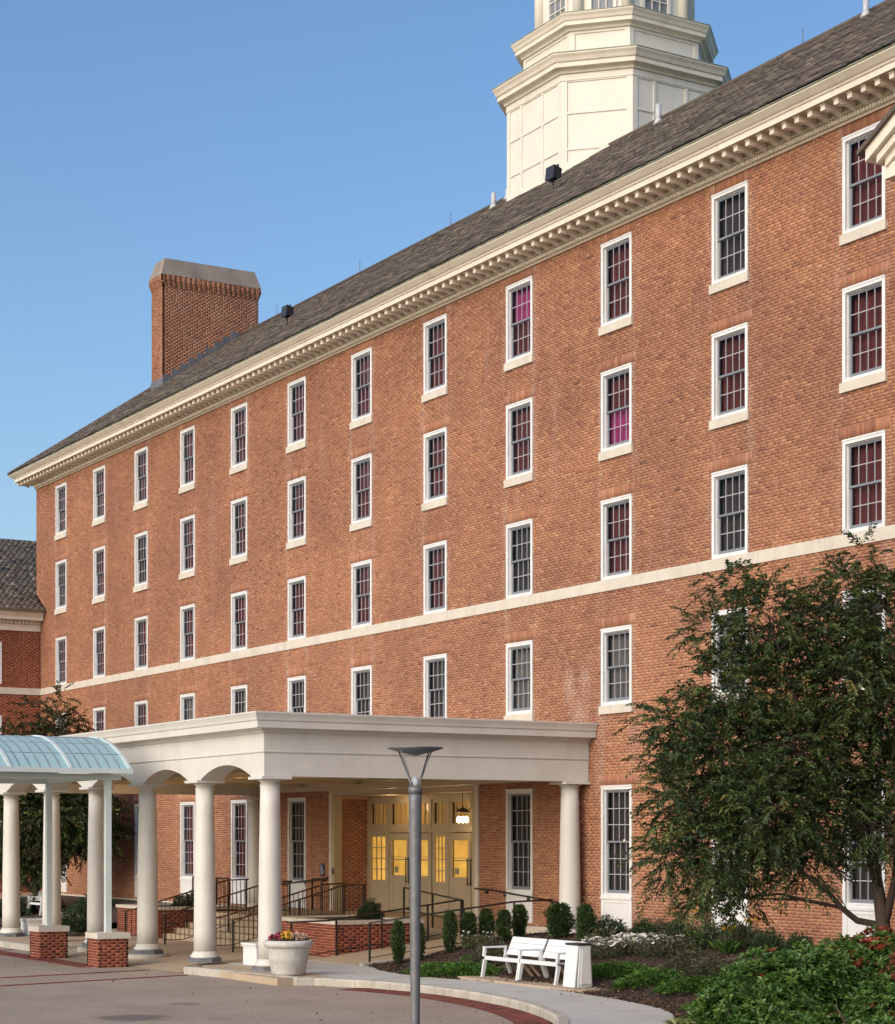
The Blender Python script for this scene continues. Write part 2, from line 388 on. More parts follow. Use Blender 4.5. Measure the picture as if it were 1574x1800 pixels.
class MB:
    def __init__(s):
        s.v = []; s.f = []; s.sm = []; s.t = []
    def add(s, vs, fs, smooth=False, tone=0.5):
        o = len(s.v)
        s.v.extend(tuple(p) for p in vs)
        for f in fs:
            s.f.append(tuple(i + o for i in f)); s.sm.append(smooth); s.t.append(tone)
    def box(s, x0, x1, y0, y1, z0, z1, tone=0.5):
        s.add([(x0, y0, z0), (x1, y0, z0), (x1, y1, z0), (x0, y1, z0), (x0, y0, z1), (x1, y0, z1), (x1, y1, z1), (x0, y1, z1)],
              [(0, 3, 2, 1), (4, 5, 6, 7), (0, 1, 5, 4), (1, 2, 6, 5), (2, 3, 7, 6), (3, 0, 4, 7)], False, tone)
    def hexa(s, pts, tone=0.5):
        s.add(pts, [(0, 3, 2, 1), (4, 5, 6, 7), (0, 1, 5, 4), (1, 2, 6, 5), (2, 3, 7, 6), (3, 0, 4, 7)], False, tone)
    def cbox(s, cx, cy, cz, hx, hy, hz):
        s.box(cx - hx, cx + hx, cy - hy, cy + hy, cz - hz, cz + hz)
    def lathe(s, cx, cy, prof, n=24, smooth=True, caps=True):
        vs = []
        for (r, z) in prof:
            for k in range(n):
                a = 2 * math.pi * k / n
                vs.append((cx + r * math.cos(a), cy + r * math.sin(a), z))
        fs = []
        for i in range(len(prof) - 1):
            for k in range(n):
                k2 = (k + 1) % n
                fs.append((i * n + k, i * n + k2, (i + 1) * n + k2, (i + 1) * n + k))
        s.add(vs, fs, smooth)
        if caps:
            b = len(s.v) - len(vs)
            s.f.append(tuple(b + k for k in range(n - 1, -1, -1))); s.sm.append(False); s.t.append(.5)
            e = b + (len(prof) - 1) * n
            s.f.append(tuple(e + k for k in range(n))); s.sm.append(False); s.t.append(.5)
    def tube(s, pts, rad, n=8, smooth=True, tone=.5):
        pts = [Vector(p) for p in pts]
        if not hasattr(rad, '__len__'):
            rad = [rad] * len(pts)
        vs = []
        up = Vector((0, 0, 1))
        for i, p in enumerate(pts):
            d = (pts[min(i + 1, len(pts) - 1)] - pts[max(i - 1, 0)])
            if d.length < 1e-9:
                d = Vector((0, 0, 1))
            d.normalize()
            ref = up if abs(d.z) < 0.9 else Vector((1, 0, 0))
            a = d.cross(ref).normalized(); b = d.cross(a)
            for k in range(n):
                t = 2 * math.pi * k / n
                vs.append(p + (a * math.cos(t) + b * math.sin(t)) * rad[i])
        fs = []
        for i in range(len(pts) - 1):
            for k in range(n):
                k2 = (k + 1) % n
                fs.append((i * n + k, (i + 1) * n + k, (i + 1) * n + k2, i * n + k2))
        fs.append(tuple(range(n)))
        fs.append(tuple((len(pts) - 1) * n + k for k in range(n - 1, -1, -1)))
        s.add(vs, fs, smooth, tone)
    def bar(s, p, q, w, h):
        """square bar between two points (w across, h vertical-ish)"""
        p = Vector(p); q = Vector(q); d = (q - p).normalized()
        ref = Vector((0, 0, 1)) if abs(d.z) < 0.95 else Vector((0, 1, 0))
        a = d.cross(ref).normalized() * (w / 2); b = a.cross(d).normalized() * (h / 2)
        s.hexa([p - a - b, p + a - b, q + a - b, q - a - b, p - a + b, p + a + b, q + a + b, q - a + b])
    def sweep(s, path, prof, closed=False, caps=True, smooth=False):
        """profile (outward offset d, z) swept round a plan path with mitred corners; outward = right of travel"""
        P = [Vector((p[0], p[1])) for p in path]
        n = len(P); nrm = []
        seg = []
        for i in range(n if closed else n - 1):
            d = (P[(i + 1) % n] - P[i]).normalized()
            seg.append(Vector((d.y, -d.x)))
        for i in range(n):
            if closed:
                a, b = seg[i - 1], seg[i]
            else:
                a = seg[max(i - 1, 0)]; b = seg[min(i, n - 2)]
            m = (a + b); m = m / m.length_squared * 2 if m.length > 1e-6 else a
            nrm.append(m)
        vs = []
        for i in range(n):
            for (d, z) in prof:
                q = P[i] + nrm[i] * d
                vs.append((q.x, q.y, z))
        k = len(prof); fs = []
        for i in range(n if closed else n - 1):
            j = (i + 1) % n
            for a in range(k - 1):
                fs.append((i * k + a, j * k + a, j * k + a + 1, i * k + a + 1))
        if caps and not closed:
            fs.append(tuple(range(k - 1, -1, -1))); fs.append(tuple((n - 1) * k + a for a in range(k)))
        s.add(vs, fs, smooth)
    def build(s, name, mat, parent=None, loc=None, recalc=False):
        if parent is not None:
            base = WP[parent.name]
        else:
            base = Vector((0, 0, 0))
        if loc is None:
            loc = base.copy() if parent is not None else Vector((0, 0, 0))
        loc = Vector(loc)
        me = bpy.data.meshes.new(name)
        me.from_pydata([(p[0] - loc.x, p[1] - loc.y, p[2] - loc.z) for p in s.v], [], s.f)
        me.polygons.foreach_set('use_smooth', s.sm)
        at = me.attributes.new('tone', 'FLOAT', 'FACE'); at.data.foreach_set('value', s.t)
        me.materials.append(mat)
        if recalc:
            import bmesh
            bm = bmesh.new(); bm.from_mesh(me); bmesh.ops.recalc_face_normals(bm, faces=bm.faces); bm.to_mesh(me); bm.free()
        return link(me, name, parent, loc)

def link(me, name, parent=None, loc=(0, 0, 0)):
    o = bpy.data.objects.new(name, me)
    COL.objects.link(o)
    loc = Vector(loc)
    WP[o.name] = loc
    if parent is not None:
        o.parent = parent
        o.location = loc - WP[parent.name]
    else:
        o.location = loc
    return o

def tag(o, label=None, cat=None, group=None, kind=None):
    for k, v in (('label', label), ('category', cat), ('group', group), ('kind', kind)):
        if v:
            o[k] = v
    return o

def thing(name, loc, label, cat, group=None):
    o = bpy.data.objects.new(name, None)
    COL.objects.link(o)
    o.location = loc
    o.empty_display_size = 0.3
    WP[o.name] = Vector(loc)
    return tag(o, label, cat, group)

def raw_mesh(name, V, F, tones=None, mat=None, smooth=False):
    """V (n,3), F (m,k) numpy"""
    me = bpy.data.meshes.new(name)
    V = np.asarray(V, dtype=np.float32); F = np.asarray(F, dtype=np.int32)
    m, k = F.shape
    me.vertices.add(len(V)); me.vertices.foreach_set('co', V.ravel())
    me.loops.add(m * k); me.loops.foreach_set('vertex_index', F.ravel())
    me.polygons.add(m); me.polygons.foreach_set('loop_start', np.arange(0, m * k, k, dtype=np.int32))
    try:
        me.polygons.foreach_set('loop_total', np.full(m, k, dtype=np.int32))
    except Exception:
        pass
    if tones is not None:
        at = me.attributes.new('tone', 'FLOAT', 'FACE'); at.data.foreach_set('value', np.asarray(tones, dtype=np.float32))
    me.update(calc_edges=True)
    me.validate()
    if mat:
        me.materials.append(mat)
    return me

SGN = np.array([(-1, -1, -1), (1, -1, -1), (1, 1, -1), (-1, 1, -1), (-1, -1, 1), (1, -1, 1), (1, 1, 1), (-1, 1, 1)], dtype=float)
BF = np.array([(0, 3, 2, 1), (4, 5, 6, 7), (0, 1, 5, 4), (1, 2, 6, 5), (2, 3, 7, 6), (3, 0, 4, 7)])
def boxes_mesh(name, C, H, tones, mat, rot=None, skip=()):
    C = np.asarray(C, float); H = np.asarray(H, float)
    n = len(C)
    V = SGN[None] * H[:, None, :]
    if rot is not None:
        V = np.einsum('nij,nkj->nki', rot, V) if rot.ndim == 3 else V @ rot.T
    V = V + C[:, None, :]
    faces = np.array([f for i, f in enumerate(BF) if i not in skip])
    F = (faces[None] + (np.arange(n) * 8)[:, None, None]).reshape(-1, 4)
    T = np.repeat(tones, len(faces))
    return raw_mesh(name, V.reshape(-1, 3), F, T, mat)

VAR = {}
def pieces(C, H, tones, mat, parent, name, mass_name, limit, in_view, rot=None, skip=(), std=None, jit=0.0):
    """nearest `limit` pieces of standard size as objects that share mesh variants; the rest joined as one part of kind stuff"""
    C = np.asarray(C, float); H = np.asarray(H, float); tones = np.asarray(tones, float)
    base = WP[parent.name]
    n = len(C)
    idx = np.arange(n)
    chosen = np.zeros(n, bool)
    if limit:
        d = -C[:, 0] * .8598 + C[:, 1] * .5105
        cx = C[:, 0] * .5105 + C[:, 1] * .8598
        px = 787 + 3510 * cx / d; py = 1474 - 3510 * (C[:, 2] - 3.05) / d
        ok = np.ones(n, bool)
        if in_view:
            ok = (px > 0) & (px < 1574) & (py > 0) & (py < 1800) & in_view(C, px, py)
        cand = idx[ok]
        cand = cand[np.argsort(d[cand])][:limit]
        chosen[cand] = True
    variants = {}
    for i in idx[chosen]:
        key = (mat.name, tuple(np.round(H[i], 3)), int(tones[i] * 9.99), name)
        me = VAR.get(key)
        if me is None:
            me = boxes_mesh(name, [[0, 0, 0]], [H[i]], [(key[2] + .5) / 10], mat, rot)
            VAR[key] = me
        o = bpy.data.objects.new(name, me); COL.objects.link(o)
        o.parent = parent; o.location = Vector(C[i]) - base
        if jit:
            o.location.y += 0
    if (~chosen).any():
        me = boxes_mesh(mass_name, C[~chosen] - np.array(base), H[~chosen], tones[~chosen], mat, rot, skip)
        o = bpy.data.objects.new(mass_name, me); COL.objects.link(o); o.parent = parent
        o['kind'] = 'stuff'
        WP[o.name] = base.copy()
        return o

def flemish(u0, u1, z0, z1, openings, course=0.0677, joint=0.011, soldiers=(), rng=RNG):
    """list of (u centre, z centre, half u, half z, tone)"""
    out = []
    n = int(round((z1 - z0) / course))
    blocks = list(openings) + list(soldiers)
    S, Hd = 0.207, 0.0985
    vj = 0.006
    for r in range(n):
        za = z0 + r * course; zc = za + course / 2
        bl = sorted((a, b) for (a, b, c, d) in blocks if c < zc < d)
        u = u0 - (0 if r % 2 == 0 else (S + vj) / 2)
        k = 0
        head = rng.random(int((u1 - u0) / .1) + 8) < 0.10
        pair = False
        while u < u1:
            if pair: L = Hd; pair = False
            elif head[k]: L = Hd; pair = True
            else: L = S
            a, b = u, u + L
            u = b + vj; k += 1
            segs = [(max(a, u0), min(b, u1))]
            for (p, q) in bl:
                ns = []
                for (s, e) in segs:
                    if e <= p or s >= q:
                        ns.append((s, e))
                    else:
                        if s < p - .02: ns.append((s, p - .004))
                        if e > q + .02: ns.append((q + .004, e))
                segs = ns
            for (s, e) in segs:
                if e - s > 0.02:
                    t = rng.normal(0.52, 0.17)
                    out.append(((s + e) / 2, zc, (e - s) / 2, (course - joint) / 2, min(1, max(0, t))))
    for (a, b, c, d) in soldiers:
        m = int(round((b - a) / course)); w = (b - a) / m
        for i in range(m):
            out.append((a + (i + .5) * w, (c + d) / 2, (w - joint) / 2, (d - c - joint) / 2, min(1, max(0, rng.normal(.50, .16)))))
    return np.array(out)

def holed_wall(mb, u0, u1, z0, z1, openings, plane):
    """quads of a wall plane with rectangular holes; plane(u,z)->xyz, faces towards viewer by given order"""
    us = sorted({u0, u1, *[o[0] for o in openings], *[o[1] for o in openings]})
    zs = sorted({z0, z1, *[o[2] for o in openings], *[o[3] for o in openings]})
    us = [u for u in us if u0 <= u <= u1]; zs = [z for z in zs if z0 <= z <= z1]
    for a, b in zip(us[:-1], us[1:]):
        for c, d in zip(zs[:-1], zs[1:]):
            um, zm = (a + b) / 2, (c + d) / 2
            if any(o[0] < um < o[1] and o[2] < zm < o[3] for o in openings):
                continue
            mb.add([plane(a, c), plane(b, c), plane(b, d), plane(a, d)], [(0, 1, 2, 3)])

# ------------------------------------------------------------------ dimensions
YW = 27.4                                   # plane of the facade
CO = 0.0677                                 # brick course
def snap(z): return 0.85 + round((z - 0.85) / CO) * CO
PITCH = 4.218
XC = [-76.31 + PITCH * i for i in range(12)]
XC += [XC[-1] + PITCH]
WW = 0.615                                  # half window width
ROWS = [(snap(15.2), snap(17.15)), (snap(12.21), snap(14.14)), (snap(9.21), snap(11.1)), (snap(6.17), snap(8.03))]
TALL = (snap(0.92), snap(4.28))
XL, XR = -79.3, -20.0
DOOR = (-52.7, -44.8, 0.70, snap(4.28))

# ------------------------------------------------------------------ the setting: ground, road, kerbs, paths
def sheet(name, pts, z, mat, label=None):
    b = MB(); b.add([(x, y, z) for x, y in pts], [tuple(range(len(pts)))])
    o = b.build(name, mat); o['kind'] = 'structure'
    return o
sheet('ground', [(-1500, -1500), (1500, -1500), (1500, 1500), (-1500, 1500)], -0.05, M['earth'])

def catmull(P, n=10):
    out = []
    P = [np.array(p, float) for p in P]
    Q = [2 * P[0] - P[1]] + P + [2 * P[-1] - P[-2]]
    for i in range(1, len(Q) - 2):
        for k in range(n):
            t = k / n
            a, b, c, d = Q[i - 1], Q[i], Q[i + 1], Q[i + 2]
            out.append(0.5 * ((2 * b) + (-a + c) * t + (2 * a - 5 * b + 4 * c - d) * t * t + (-a + 3 * b - 3 * c + d) * t ** 3))
    out.append(P[-1])
    return [tuple(p) for p in out]
OUT = catmull([(-37.0, 18.75), (-35.6, 19.35), (-34.3, 19.62), (-33.0, 19.68), (-31.6, 19.55), (-30.2, 19.30), (-28.8, 18.88), (-27.2, 18.2), (-25.6, 17.1), (-24.3, 15.6), (-23.4, 13.8), (-23.0, 11.5), (-23.0, 8), (-23.0, 0)])
INN = catmull([(-39.6, 21.55), (-38.6, 21.15), (-37.4, 20.95), (-36.0, 20.95), (-34.3, 21.3), (-32.5, 21.35), (-31.0, 21.2), (-29.2, 20.95), (-27.2, 20.4), (-25.6, 19.45), (-24.2, 18.1), (-22.6, 16.0), (-21.4, 13.5), (-20.9, 11), (-20.8, 8), (-20.8, 0)])

sheet('road', [(-95, -40), (30, -40), (30, 24), (-40, 24), (-95, 24)], 0.0, M['road'])

def offset_path(P, d):
    out = []
    for i, p in enumerate(P):
        a = P[max(i - 1, 0)]; b = P[min(i + 1, len(P) - 1)]
        t = np.array(b) - np.array(a); t /= np.linalg.norm(t)
        out.append((p[0] + t[1] * d, p[1] - t[0] * d))
    return out
# travel of OUT runs towards +X / -Y: right-hand side (positive offset) is the road side
KI = offset_path(OUT, -0.18)
b = MB()
def strip(b, A, B, za, zb):
    """quads between two paths of different resolution: resample both"""
    def res(P, n):
        P = np.array(P); L = np.r_[0, np.cumsum(np.linalg.norm(np.diff(P, axis=0), axis=1))]
        t = np.linspace(0, L[-1], n); return np.c_[np.interp(t, L, P[:, 0]), np.interp(t, L, P[:, 1])]
    n = 90
    a = res(A, n); c = res(B, n)
    vs = [(p[0], p[1], za) for p in a] + [(p[0], p[1], zb) for p in c]
    b.add(vs, [(i, i + 1, n + i + 1, n + i) for i in range(n - 1)])
strip(b, KI, INN, 0.146, 0.15)
b.add([(x, y, .147) for x, y in [(-42.6, 19.3), (-37.3, 19.0), (-36.6, 19.4), (-36.0, 20.95), (-37.4, 20.95), (-38.6, 21.15), (-39.6, 21.55), (-42.7, 21.55)]], [tuple(range(8))])
o = b.build('sidewalk', M['concrete']); o['kind'] = 'structure'
# thin joints cut across the walk
b = MB()
for i in range(8, 100, 14):
    if i < len(KI) - 1:
        p = np.array(KI[i]); t = np.array(KI[i + 1]) - p; t /= np.linalg.norm(t); nn = np.array([-t[1], t[0]])
        q = p + nn * 1.9
        b.bar((p[0], p[1], .149), (q[0], q[1], .1515), .018, .006)
o = b.build('walk_joint', M['kerb']); o['kind'] = 'structure'
# kerb stones along the walk, each its own piece
kroot = thing('kerb', (-30, 19, 0), None, None); kroot['kind'] = 'structure'
step = 7
for s in range(0, len(OUT) - 1, step):
    seg = OUT[s:s + step + 1]
    if len(seg) < 2: continue
    b = MB()
    pr = [(0, -0.04), (0.012, 0.12), (-0.015, 0.158), (-0.18, 0.158), (-0.18, -0.04)]
    sg = [np.array(p) for p in seg]
    d = sg[-1] - sg[-2]; sg[-1] = sg[-1] - d / np.linalg.norm(d) * 0.012
    b.sweep(sg, pr)
    b.build('kerb_stone', M['kerb'], kroot, recalc=True)

# brick band following the kerb
proot = thing('brick_band', (-30, 18.6, 0), None, None); proot['kind'] = 'structure'
P = np.array(OUT[8:]); L = np.r_[0, np.cumsum(np.linalg.norm(np.diff(P, axis=0), axis=1))]
def at_path(s):
    x = np.interp(s, L, P[:, 0]); y = np.interp(s, L, P[:, 1])
    x2 = np.interp(s + .05, L, P[:, 0]); y2 = np.interp(s + .05, L, P[:, 1])
    t = np.array([x2 - x, y2 - y]); t /= max(1e-9, np.linalg.norm(t)); return np.array([x, y]), t
cnt = 0
vs_mesh = []
for k in range(6):
    b = MB(); b.box(-.048, .048, -.099, .099, 0, .0, .5) if False else b.box(-.048, .048, -.099, .099, -.02, .008, (k + .5) / 6)
    tmp = b.build('paver', M['paver']); vs_mesh.append(tmp.data); bpy.data.objects.remove(tmp)
Cs, rots, ts = [], [], []
for row in range(3):
    s = 0
    while s < min(L[-1] - .2, 17):
        p, t = at_path(s)
        q = p + np.array([t[1], -t[0]]) * (0.13 + row * 0.207)
        Cs.append((q[0], q[1], 0.0, math.atan2(t[1], t[0]))); s += 0.104
Cs = [c for c in Cs]
Cs.sort(key=lambda c: (-c[0] * .8598 + c[1] * .5105))
n_in = 0; far = []
for c in Cs:
    d = -c[0] * .8598 + c[1] * .5105
    py = 1474 + 3510 * 3.05 / d
    if py < 1800 and n_in < 300:
        o = bpy.data.objects.new('paver', random.choice(vs_mesh)); COL.objects.link(o)
        o.parent = proot; o.location = Vector((c[0], c[1], 0.001 + random.uniform(-.002, .003))) - WP[proot.name]; o.rotation_euler = (0, 0, c[3]); n_in += 1
    else:
        far.append(c)
F_C = np.array([(c[0], c[1], -0.006) for c in far]); rz = np.array([c[3] for c in far])
rot = np.zeros((len(far), 3, 3)); rot[:, 0, 0] = np.cos(rz); rot[:, 0, 1] = -np.sin(rz); rot[:, 1, 0] = np.sin(rz); rot[:, 1, 1] = np.cos(rz); rot[:, 2, 2] = 1
me = boxes_mesh('far_pavers', F_C - np.array(WP[proot.name]), np.tile([.048, .099, .014], (len(far), 1)), RNG.random(len(far)), M['paver'], rot)
o = bpy.data.objects.new('far_pavers', me); COL.objects.link(o); o.parent = proot; o['kind'] = 'stuff'
b = MB(); strip(b, offset_path(OUT[8:], 0.02), offset_path(OUT[8:], 0.66), 0.004, 0.004)
b.build('joint_sand', M['soil'], proot)

# crossing bands of brick in the drive and a band between the piers
def band(x0, y0, x1, y1, w, z=0.004):
    p = np.array([x0, y0]); q = np.array([x1, y1]); t = (q - p); ln = np.linalg.norm(t); t /= ln; nn = np.array([-t[1], t[0]])
    C, T = [], []
    n = int(ln / .104); m = max(1, int(round(w / .207)))
    for i in range(n):
        for j in range(m):
            c = p + t * (i + .5) * .104 + nn * ((j + .5) * .207 - m * .207 / 2)
            C.append((c[0], c[1], z)); T.append(random.random())
    a = math.atan2(t[1], t[0])
    Rm = np.array([[math.cos(a), -math.sin(a), 0], [math.sin(a), math.cos(a), 0], [0, 0, 1]])
    return C, T, Rm
for (a, b_, c, d, w) in ((-42.1, 12.0, -43.25, 17.7, .3), (-39.9, 12.0, -41.2, 17.7, .3), (-55.5, 16.9, -44.9, 16.9, .62), (-52.4, 13, -53.0, 17.7, .3)):
    C, T, Rm = band(a, b_, c, d, w)
    me = boxes_mesh('brick_band', C, np.tile([.048, .0995, .006], (len(C), 1)), T, M['paver'], Rm)
    o = link(me, 'brick_band'); o['kind'] = 'structure'

# portico floor: two raised platforms and a flush ramped middle
def platform(x0, x1, y0, y1, nm):
    b = MB(); b.box(x0, x1, y0 + .2, y1, -.04, .15)
    o = b.build(nm, M['floor']); o['kind'] = 'structure'
platform(-41.9, -37.3, 17.85, 19.3, 'platform_floor')
platform(-60.5, -51.9, 17.85, 21.55, 'platform_floor')
def kerb_run(path, nm='kerb_run', n=1.5):
    root = thing(nm, (path[0][0], path[0][1], 0), None, None); root['kind'] = 'structure'
    for p, q in zip(path[:-1], path[1:]):
        p = np.array(p); q = np.array(q); Ln = np.linalg.norm(q - p); m = max(1, int(round(Ln / n)))
        for i in range(m):
            a = p + (q - p) * i / m; c = p + (q - p) * (i + 1) / m; c = c - (q - p) / Ln * .01
            b = MB(); b.sweep([a, c], [(0, -.04), (.01, .135), (-.02, .162), (-.21, .162), (-.21, -.04)])
            b.build('kerb_stone', M['kerb'], root, recalc=True)
kerb_run([(-41.95, 19.3), (-42.0, 18.25), (-41.7, 17.85), (-37.15, 18.45), (-37.0, 18.75)], 'kerb_of_right_platform')
kerb_run([(-60.5, 17.85), (-52.3, 17.85), (-51.9, 18.2), (-51.85, 21.5)], 'kerb_of_left_platform')
b = MB(); b.add([(-51.8, 17.8, .006), (-42.0, 17.8, .006), (-42.0, 20.6, .15), (-51.8, 20.6, .15)], [(0, 1, 2, 3)])
b.add([(-51.8, 20.6, .15), (-42.6, 20.6, .15), (-42.6, 24.9, .151), (-51.8, 24.9, .151)], [(0, 1, 2, 3)])
b.add([(-60.5, 21.5, .152), (-51.8, 21.5, .152), (-51.8, 24.9, .152), (-60.5, 24.9, .152)], [(0, 1, 2, 3)])
o = b.build('portico_floor', M['floor']); o['kind'] = 'structure'

# planting bed rising to the wall
def bed_z(x, y):
    t = min(1, max(0, (y - 21.0) / 5.6)); t = t * t * (3 - 2 * t)
    return 0.135 + 0.66 * t + 0.02 * math.sin(x * 2.1) * math.sin(y * 1.7)
def inside_bed(x, y):
    return True
INA = np.array(INN)
def inner_y(x):
    """garden-side edge of the walk, as y over x"""
    xs = INA[:, 0]; ys = INA[:, 1]
    k = int(np.argmax(xs > -20.95)) if (xs > -20.95).any() else len(xs)
    return float(np.interp(x, xs[:k], ys[:k]))
b = MB()
nx, ny = 90, 26
vs = []
for i in range(nx + 1):
    x = -40.1 + (-12 + 40.1) * i / nx
    y0 = inner_y(x) if x < -21.2 else 12.0
    for j in range(ny + 1):
        y = y0 + (YW + .02 - y0) * j / ny
        zz = bed_z(x, y) + random.uniform(-.012, .012)
        if j == 0: zz = .12
        vs.append((x, y, zz))
b.add(vs, [(i * (ny + 1) + j, (i + 1) * (ny + 1) + j, (i + 1) * (ny + 1) + j + 1, i * (ny + 1) + j + 1) for i in range(nx) for j in range(ny)], True)
o = b.build('mulch_bed', M['soil']); o['kind'] = 'structure'
b = MB(); b.add([(-95, 21.5, .12), (-60.5, 21.5, .12), (-60.5, YW + .02, .8), (-95, YW + .02, .8)], [(0, 1, 2, 3)])
b.add([(-60.5, 24.9, .16), (-54.0, 24.9, .16), (-54.0, YW, .8), (-60.5, YW, .8)], [(0, 1, 2, 3)])
o = b.build('far_bed', M['soil']); o['kind'] = 'structure'

# ------------------------------------------------------------------ main building
BLD = thing('brick_building', (-50, YW, 0.8), 'long four-storey red brick building with rows of white sash windows under a slate roof', 'building')
openings = []
soldiers = []
SILLH = 0.19
for i, x in enumerate(XC):
    for r, (z0, z1) in enumerate(ROWS):
        openings.append((x - WW, x + WW, z0, z1)); soldiers.append((x - WW - .13, x + WW + .13, z1, z1 + 4 * CO))
    if i not in (6, 7):
        openings.append((x - WW, x + WW, TALL[0], TALL[1])); soldiers.append((x - WW - .13, x + WW + .13, TALL[1], TALL[1] + 4 * CO))
openings.append(DOOR)
BELT = (ROWS[2][0] - 4 * CO, ROWS[2][0])
sol_clip = [s for s in soldiers]
blocks = openings + [(XL - 1, XR + 1, BELT[0], BELT[1])]
# stone sills replace brick below rows 0,1,3
for x in XC:
    for r in (0, 1, 3):
        z0 = ROWS[r][0]; blocks.append((x - WW - .05, x + WW + .05, z0 - 3 * CO, z0))
b = MB()
holed_wall(b, XL, XR, 0.0, 17.46, openings, lambda u, z: (u, YW + .009, z))
b.add([(XL, YW + .009, 0), (XL, YW + 14, 0), (XL, YW + 14, 17.46), (XL, YW + .009, 17.46)], [(0, 1, 2, 3)])
b.add([(XR, YW + .009, 0), (XR, YW + 14, 0), (XR, YW + 14, 17.46), (XR, YW + .009, 17.46)], [(3, 2, 1, 0)])
b.add([(XL, YW + 14, 0), (XR, YW + 14, 0), (XR, YW + 14, 17.46), (XL, YW + 14, 17.46)], [(3, 2, 1, 0)])
b.build('wall', M['mortar'], BLD)
A = flemish(XL, -27.2, 0.85, snap(17.44), blocks, soldiers=[s for s in soldiers if s[1] < -27.2])
C = np.c_[A[:, 0], np.full(len(A), YW + .03) - RNG.uniform(0, .004, len(A)), A[:, 1]]
H = np.c_[A[:, 2], np.full(len(A), .03), A[:, 3]]
std = np.isclose(A[:, 2], .1035, atol=1e-4)
pieces(C, H, A[:, 4], M['brick'], BLD, 'brick', 'brickwork', 300,
       lambda C, px, py: std & (px > 1455) & (py > 330) & (py < 940), skip=(4,))
b = MB(); b.box(-27.2, XR, YW - .004, YW + .006, .85, 17.44)
b.build('far_brickwork', M['far_brick'], BLD)
# plinth of stone at ground
b = MB(); b.box(XL, DOOR[0] - .3, YW - .05, YW + .05, 0, .85); b.box(DOOR[1] + .3, XR, YW - .05, YW + .05, 0, .85)
b.build('foundation', M['stone'], BLD)
# belt course stones
x = XL - .03; k = 0
while x < XR:
    x2 = min(x + 2.1, XR)
    b = MB(); b.box(x, x2 - .006, YW - .035, YW + .05, BELT[0] + .003, BELT[1] - .003)
    b.build('belt_stone', M['stone'], BLD, loc=((x + x2) / 2, YW, BELT[0]))
    x = x2

